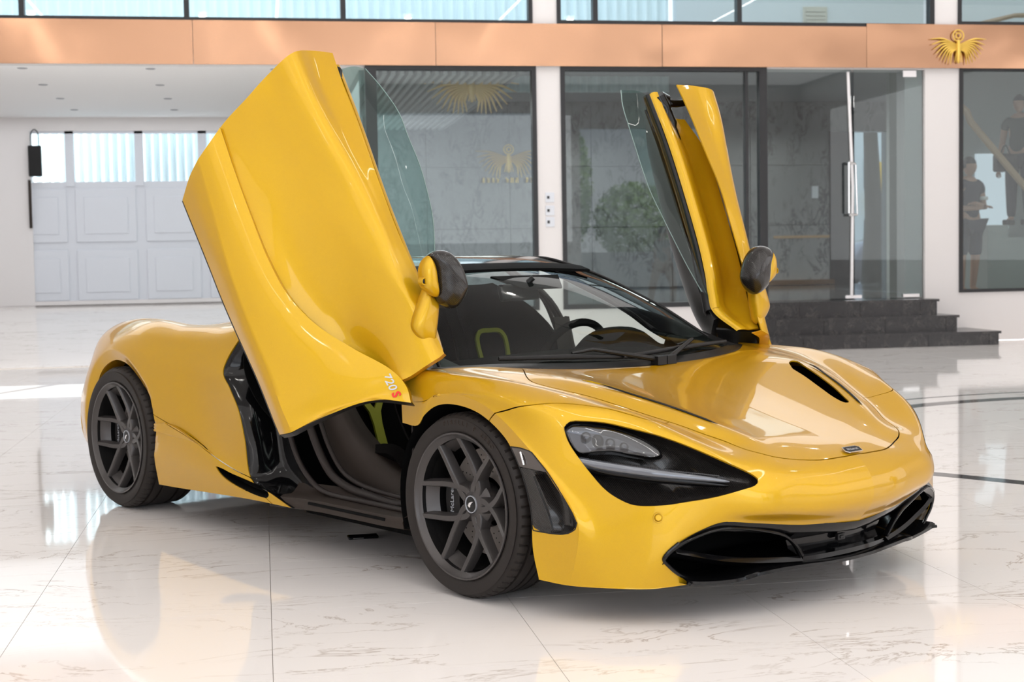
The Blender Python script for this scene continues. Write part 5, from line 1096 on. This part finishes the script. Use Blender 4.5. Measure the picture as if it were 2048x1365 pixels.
def corrugated(name, x0_, x1_, y, z0_, z1_, pitch, label, parent=None):
    xs_ = np.arange(x0_, x1_, pitch/6); V = [(x, y+.034*math.sin(2*PI*(x-x0_)/pitch)+.010*math.sin(6*PI*(x-x0_)/pitch), z) for z in (z0_, z1_) for x in xs_]; n_ = len(xs_)
    o = new_mesh(name, V, [(i, i+1, n_+i+1, n_+i) for i in range(n_-1)], corr, parent); 
    if parent is None: struct(o, label)
    return o
corrugated('wall_sheet_garage', -6, -1.2, GY+1.2, -.2, 5.4, .135, 'corrugated pale metal sheeting outside the garage door')
corrugated('wall_sheet_upper', X0, 4.9, 16.8, 3.7, 7.6, .16, 'corrugated pale sheeting beyond the upper windows')
# hanging black bag and meter at the garage pier
bg = empty('hanging_bag', (-4.90, GY-.20, 2.55)); tag(bg, 'black bag hanging on the white pier beside the garage door', 'bag')
bevel(MB().box(-.10, .10, -.05, .05, 0, .48).build('bag_body', satin_black, bg), .015); MB().tube(crom([(-.06, 0, .46), (-.05, 0, .68), (0, 0, .73), (.05, 0, .68), (.06, 0, .46)], 5), .008, 6).build('bag_handle', satin_black, bg, True)
tag(MB().box(-5.02, -4.98, GY-.20, GY-.15, 1.75, 2.50).build('door_rail_cover', leather), 'narrow dark strip beside the garage door, under the hanging bag', 'track cover')
# hall shell
struct(MB().box(X0-.2, X0, Y0, GY, 0, 7).build('wall_left', white_wall)); struct(MB().box(X1+3, X1+3.2, Y0, GY, 0, 7).build('wall_right', white_wall))
ce = MB(); ce.box(X0, X1+3, Y0, WY+.1, HALL_H, HALL_H+.2); ceo = struct(ce.build('ceiling', ceil_m))
dl_m = mat('hall_downlight', (1, 1, 1), .5, emit=(1, .97, .92), es=45); dl_me = None
for x in (-6.2, -2.6, 1.9, 5.6):
    for y in (-11.5, -7.5, -3.2, .8, 3.6, 6.6):
        if dl_me is None: o = MB().lathe([(0, 0), (.065, 0), (.085, .02)], 20, 'z').build('downlight', dl_m, ceo, True); dl_me = o.data
        else: o = bpy.data.objects.new('downlight', dl_me); COL.objects.link(o); o.parent = ceo
        o.location = (x, y, HALL_H-.075)
up = MB(); up.box(4.95, X1+3, 16.6, 16.8, 4.05, 8); struct(up.build('wall_upper', mat('upper_wall', (.52, .56, .57), .7)))
uc = MB(); uc.box(5.0, X1+3, WY+.3, 17, 7.0, 7.1); struct(uc.build('ceiling_upper', ceil_m))
o = empty('upper_vent', (7.2, 16.60, 4.72)); tag(o, 'pale air grille on the upper floor wall', 'vent'); bevel(MB().box(-.2, .2, -.03, 0, 0, .3).build('grille_frame', mat('sand_plastic', (.45, .43, .36), .6), o), .01)
for i in range(4): MB().box(-.16, .16, -.045, -.03, .04+i*.06, .07+i*.06).build('grille_slat', MATS['sand_plastic'], o)
ur = empty('upper_handrail', (5.9, 13.5, 4.05)); tag(ur, 'light wooden rail behind the upper right window', 'handrail'); MB().box(0, 1.35, 0, .06, .10, .16).build('rail', wood, ur); MB().box(0, .06, 0, .06, 0, .14).build('rail_post', wood, ur)
ur = empty('upper_handrail', (7.8, 13.5, 4.05)); tag(ur, 'light wooden rail sloping up behind the topmost right window', 'handrail'); MB().tube([(0, 0, .1), (1.1, 0, .35), (1.7, 0, .36)], .035, 6).build('rail', wood, ur, True)
# street side of the hall, behind the viewer: big daylight openings
rb = MB(); rb.box(X0, -7, Y0-.3, Y0, 0, 7); rb.box(-7, 8.6, Y0-.3, Y0, 5.7, 7); rb.box(8.15, 8.6, Y0-.3, Y0, 0, 5.7); rb.box(8.6, 13, Y0-.3, Y0, 5.2, 7); rb.box(13, X1+3, Y0-.3, Y0, 0, 7); struct(rb.build('wall_front', white_wall))
gr = MB().box(-40, 50, -60, Y0-.3, -.1, -.01).build('ground', pave); struct(gr)
struct(MB().box(8.0, 16, -20.2, -20, 0, 1.25).build('wall_street', concrete))
def bush(name, x, y, z, r, h, n_, label, m=leaf_m):
    V = []; F = []
    for i in range(n_):
        u = rng.normal(size=3); u /= np.linalg.norm(u); q = u*rng.uniform(.5, 1)**.4*A((r, r, h))+A((x, y, z)); a = rng.normal(size=3); a /= np.linalg.norm(a); b_ = np.cross(u, a); s_ = rng.uniform(.07, .15)
        k = len(V); V += [q-a*s_, q+b_*s_*.5, q+a*s_, q-b_*s_*.5]; F.append((k, k+1, k+2, k+3))
    o = new_mesh(name, V, F, m, None, False); tag(o, label, 'tree'); return o
bush('shrub', 9.6, -23.5, 3.6, 1.1, 2.6, 4200, 'green shrub above the street wall behind the viewer'); bush('shrub', 12.3, -23.5, 2.4, 1.6, 1.5, 3600, 'rounded hedge above the street wall behind the viewer')
# key card pad on the floor by the sill
pd = empty('remote_pad', (-1.075, .71, 0), math.radians(4)); tag(pd, 'small black flat device on the floor beneath the door sill', 'device')
bevel(MB().box(-.065, .065, -.028, .028, .001, .014).build('case', gloss_black, pd), .005, 3); MB().box(-.045, .0, -.0285, -.0275, .004, .008).build('chrome_strip', chrome, pd)

# ---------------------------------------------------------------- people
def skin_body(name, joints, edges, radii, m, parent, sub=2):
    me = bpy.data.meshes.new(name); me.from_pydata([tuple(j) for j in joints], edges, []); o = bpy.data.objects.new(name, me); COL.objects.link(o); o.parent = parent
    mod = o.modifiers.new('skin', 'SKIN'); mod.use_smooth_shade = True
    for i, r in enumerate(radii): me.skin_vertices[0].data[i].radius = (r if isinstance(r, tuple) else (r, r))
    me.skin_vertices[0].data[0].use_root = True
    s_ = o.modifiers.new('sub', 'SUBSURF'); s_.levels = s_.render_levels = sub; me.materials.append(m); return o
def person(loc, rz, label, shirt, legs_m, pose='crossed', h=1.74, trousers=False):
    t = empty('person', loc, rz); tag(t, label, 'person'); k = h/1.75
    J = lambda *p: tuple(A(p)*k)
    st_ = .0 if pose != 'walk' else .22
    # body: pelvis root, spine, neck, legs and arms in one surface
    if pose == 'crossed': arms = [J(.19, 0, 1.42), J(.235, -.02, 1.14), J(.02, -.20, 1.17), J(-.06, -.21, 1.18), J(-.19, 0, 1.42), J(-.235, -.02, 1.13), J(-.02, -.18, 1.13), J(.07, -.19, 1.14)]
    elif pose == 'bent': arms = [J(.19, -.10, 1.38), J(.22, -.28, 1.12), J(.10, -.40, 1.02), J(.08, -.44, .98), J(-.19, -.10, 1.38), J(-.22, -.28, 1.12), J(-.10, -.40, 1.04), J(-.08, -.44, 1.0)]
    else: arms = [J(.20, 0, 1.42), J(.25, .0, 1.12), J(.26, -.08, .88), J(.26, -.10, .80), J(-.20, 0, 1.42), J(-.25, 0, 1.12), J(-.26, -.06, .88), J(-.26, -.08, .80)]
    lean = -.10 if pose == 'bent' else 0
    P = [J(0, 0, .95), J(0, lean*.3, 1.12), J(0, lean*.8, 1.32), J(0, lean, 1.46), J(0, lean*1.2-.01, 1.56),
         J(.10, -st_*.3, .90), J(.115, -st_, .50), J(.115, -st_+.05, .09), J(.12, -st_-.10, .035), J(-.10, st_*.3, .90), J(-.115, st_*.8, .50), J(-.115, st_*1.2, .09), J(-.12, st_*1.2-.14, .035)]+arms
    E = [(0, 1), (1, 2), (2, 3), (3, 4), (0, 5), (5, 6), (6, 7), (7, 8), (0, 9), (9, 10), (10, 11), (11, 12), (3, 13), (13, 14), (14, 15), (15, 16), (3, 17), (17, 18), (18, 19), (19, 20)]
    Rr = [(.15, .11), (.14, .10), (.16, .11), (.12, .09), .055, .095, .06, .042, .035, .095, .06, .042, .035, .055, .042, .032, .03, .055, .042, .032, .03]
    body = skin_body('body', P, E, [tuple(A(r)*k) if isinstance(r, tuple) else r*k for r in Rr], skin, t)
    # clothes as slightly larger shells
    sh_ = skin_body('shirt', [P[0], P[1], P[2], P[3], J(*(A(P[13])/k*.55+A(P[14])/k*.45)), P[13], J(*(A(P[17])/k*.55+A(P[18])/k*.45)), P[17]], [(0, 1), (1, 2), (2, 3), (3, 5), (5, 4), (3, 7), (7, 6)], [(.165*k, .125*k), (.155*k, .12*k), (.175*k, .13*k), (.13*k, .10*k), .062*k, .075*k, .062*k, .075*k], shirt, t)
    kz = .1 if trousers else .48
    def leg(a, b, c): 
        q = [P[0], a, b]; rr = [(.17*k, .13*k), .115*k, .082*k]
        if trousers: q.append(c); rr.append(.065*k)
        return q, rr
    Q = [P[0], P[5], P[6], P[9], P[10]]; Er = [(0, 1), (1, 2), (0, 3), (3, 4)]; Rq = [(.168*k, .128*k), .112*k, .085*k, .112*k, .085*k]
    if trousers: Q += [P[7], P[11]]; Er += [(2, 5), (4, 6)]; Rq += [.062*k, .062*k]
    skin_body('trousers' if trousers else 'shorts', Q, Er, Rq, legs_m, t)
    # head with face, ears, hair
    hc = A(P[4])+A(J(0, -.015, .105)); mb = MB(); prof = []
    hv = []; n1, n2 = 20, 14
    for i in range(n2+1):
        ph = -PI/2+PI*i/n2
        for j in range(n1):
            th_ = 2*PI*j/n1; x = .075*math.cos(ph)*math.cos(th_)*(1-.18*max(0, -math.sin(ph))); y = .095*math.cos(ph)*math.sin(th_)*(1-.10*max(0, -math.sin(ph))); z = .118*math.sin(ph)
            fwd = -math.sin(th_)
            if fwd > .9 and -.35 < math.sin(ph) < .12: y -= .016*(1-abs(math.sin(ph)+.12)*2)        # nose
            hv.append(hc+A((x, y, z))*k)
    hf = [(i*n1+j, i*n1+(j+1) % n1, (i+1)*n1+(j+1) % n1, (i+1)*n1+j) for i in range(n2) for j in range(n1)]
    hd_ = fix_normals(new_mesh('head', hv, hf, skin, t, True, None))
    for s in (1, -1):
        mb.lathe([(0, .002), (.009, 0)], 10, 'y', tuple(hc+A((s*.028, -.090, .012))*k))
    mb.build('eyes', hair_m, hd_)
    MB().box(-.022*k+hc[0], .022*k+hc[0], hc[1]-.090*k, hc[1]-.086*k, hc[2]-.060*k, hc[2]-.053*k).build('mouth', mat('lip', (.3, .12, .1), .6) if 'lip' not in MATS else MATS['lip'], hd_)
    for s in (1, -1): MB().lathe([(.0, 0), (.016*k, .004*s), (.018*k, .0)], 10, 'x', tuple(hc+A((s*.074, .0, 0))*k)).build('ear', skin, hd_, True)
    hp = [v_ for v_ in A(hv)]; HV = hc+(A(hv)-hc)*1.10+A((0, .012, .012))*k; keep = [f_ for f_ in hf if (HV[list(f_)].mean(0)-hc)[2] > (.035 if (HV[list(f_)].mean(0)-hc)[1] < -.03 else -.03)*k]
    v2, f2 = weld(HV, keep); used = sorted({i for f_ in f2 for i in f_}); mp_ = {a: b_ for b_, a in enumerate(used)}
    new_mesh('hair', v2[used], [tuple(mp_[i] for i in f_) for f_ in f2], hair_m, t, True, None)
    # hands: palm and five bent fingers
    for a, b_ in ((16, 15), (20, 19)):
        p = A(P[a]); dirn = p-A(P[b_]); dirn /= np.linalg.norm(dirn); side = np.cross(dirn, (0, 0, 1.)); side = side/np.linalg.norm(side) if np.linalg.norm(side) > .1 else A((1, 0, 0)); nrm = np.cross(side, dirn)
        jj = [tuple(p), tuple(p+dirn*.05*k)]; ee = [(0, 1)]; rr_ = [.030*k, (.034*k, .018*k)]
        for q, (o_, L_) in enumerate(((-.030, .055), (-.010, .068), (.010, .064), (.028, .05))):
            b0 = p+dirn*.085*k+side*o_*k; i0 = len(jj); jj += [tuple(b0), tuple(b0+(dirn*.5*L_-nrm*.010)*k), tuple(b0+(dirn*.85*L_-nrm*.03)*k)]; ee += [(1, i0), (i0, i0+1), (i0+1, i0+2)]; rr_ += [.0095*k, .0085*k, .007*k]
        b0 = p+dirn*.035*k-side*.038*k; i0 = len(jj); jj += [tuple(b0), tuple(b0+(dirn*.035-side*.018)*k)]; ee += [(0, i0), (i0, i0+1)]; rr_ += [.011*k, .009*k]
        skin_body('hand', jj, ee, rr_, skin, t, 1)
    for i in (8, 12): 
        p = P[i]; mb = MB().box(p[0]-.045*k, p[0]+.045*k, p[1]-.06*k, p[1]+.19*k, 0, .075*k); bevel(mb.build('shoe', frame_black, t), .02, 3)
    if pose == 'crossed':
        for s in (1,): MB().lathe([(.068*k, 0), (.074*k, .01), (.074*k, .035), (.068*k, .045)], 18, 'z', tuple(A(J(.217, -.01, 1.24)))).build('sleeve_cuff', cloth_white, t, True)
        MB().lathe([(.062*k, 0), (.075*k, .008), (.060*k, .04)], 18, 'z', tuple(A(J(0, 0, 1.485)))).build('collar', cloth_white, t, True)
    return t
person((7.86, 12.80, .56), .25, 'man in navy polo and dark shorts with folded arms behind the right window', cloth_navy, cloth_dark, 'crossed', 1.80)
person((8.84, 13.25, 1.50), -.9, 'man in dark green shirt on the stairs carrying a black bag', cloth_green, cloth_dark, 'down', 1.74, True)
bgs = empty('carried_bag', (8.52, 13.05, 2.22)); tag(bgs, 'black bag in the hand of the man on the stairs', 'bag'); bevel(MB().box(-.16, .16, -.06, .06, 0, .24).build('bag_body', satin_black, bgs), .03, 3); MB().tube(crom([(-.08, 0, .22), (0, 0, .36), (.08, 0, .22)], 6), .01, 6).build('bag_handle', satin_black, bgs, True)
person((6.9, -.3, 0), 1.2, 'man in grey shirt and tan trousers standing in the hall outside the frame', mat('grey_shirt', (.10, .11, .11), .9), cloth_tan, 'walk', 1.72, True)
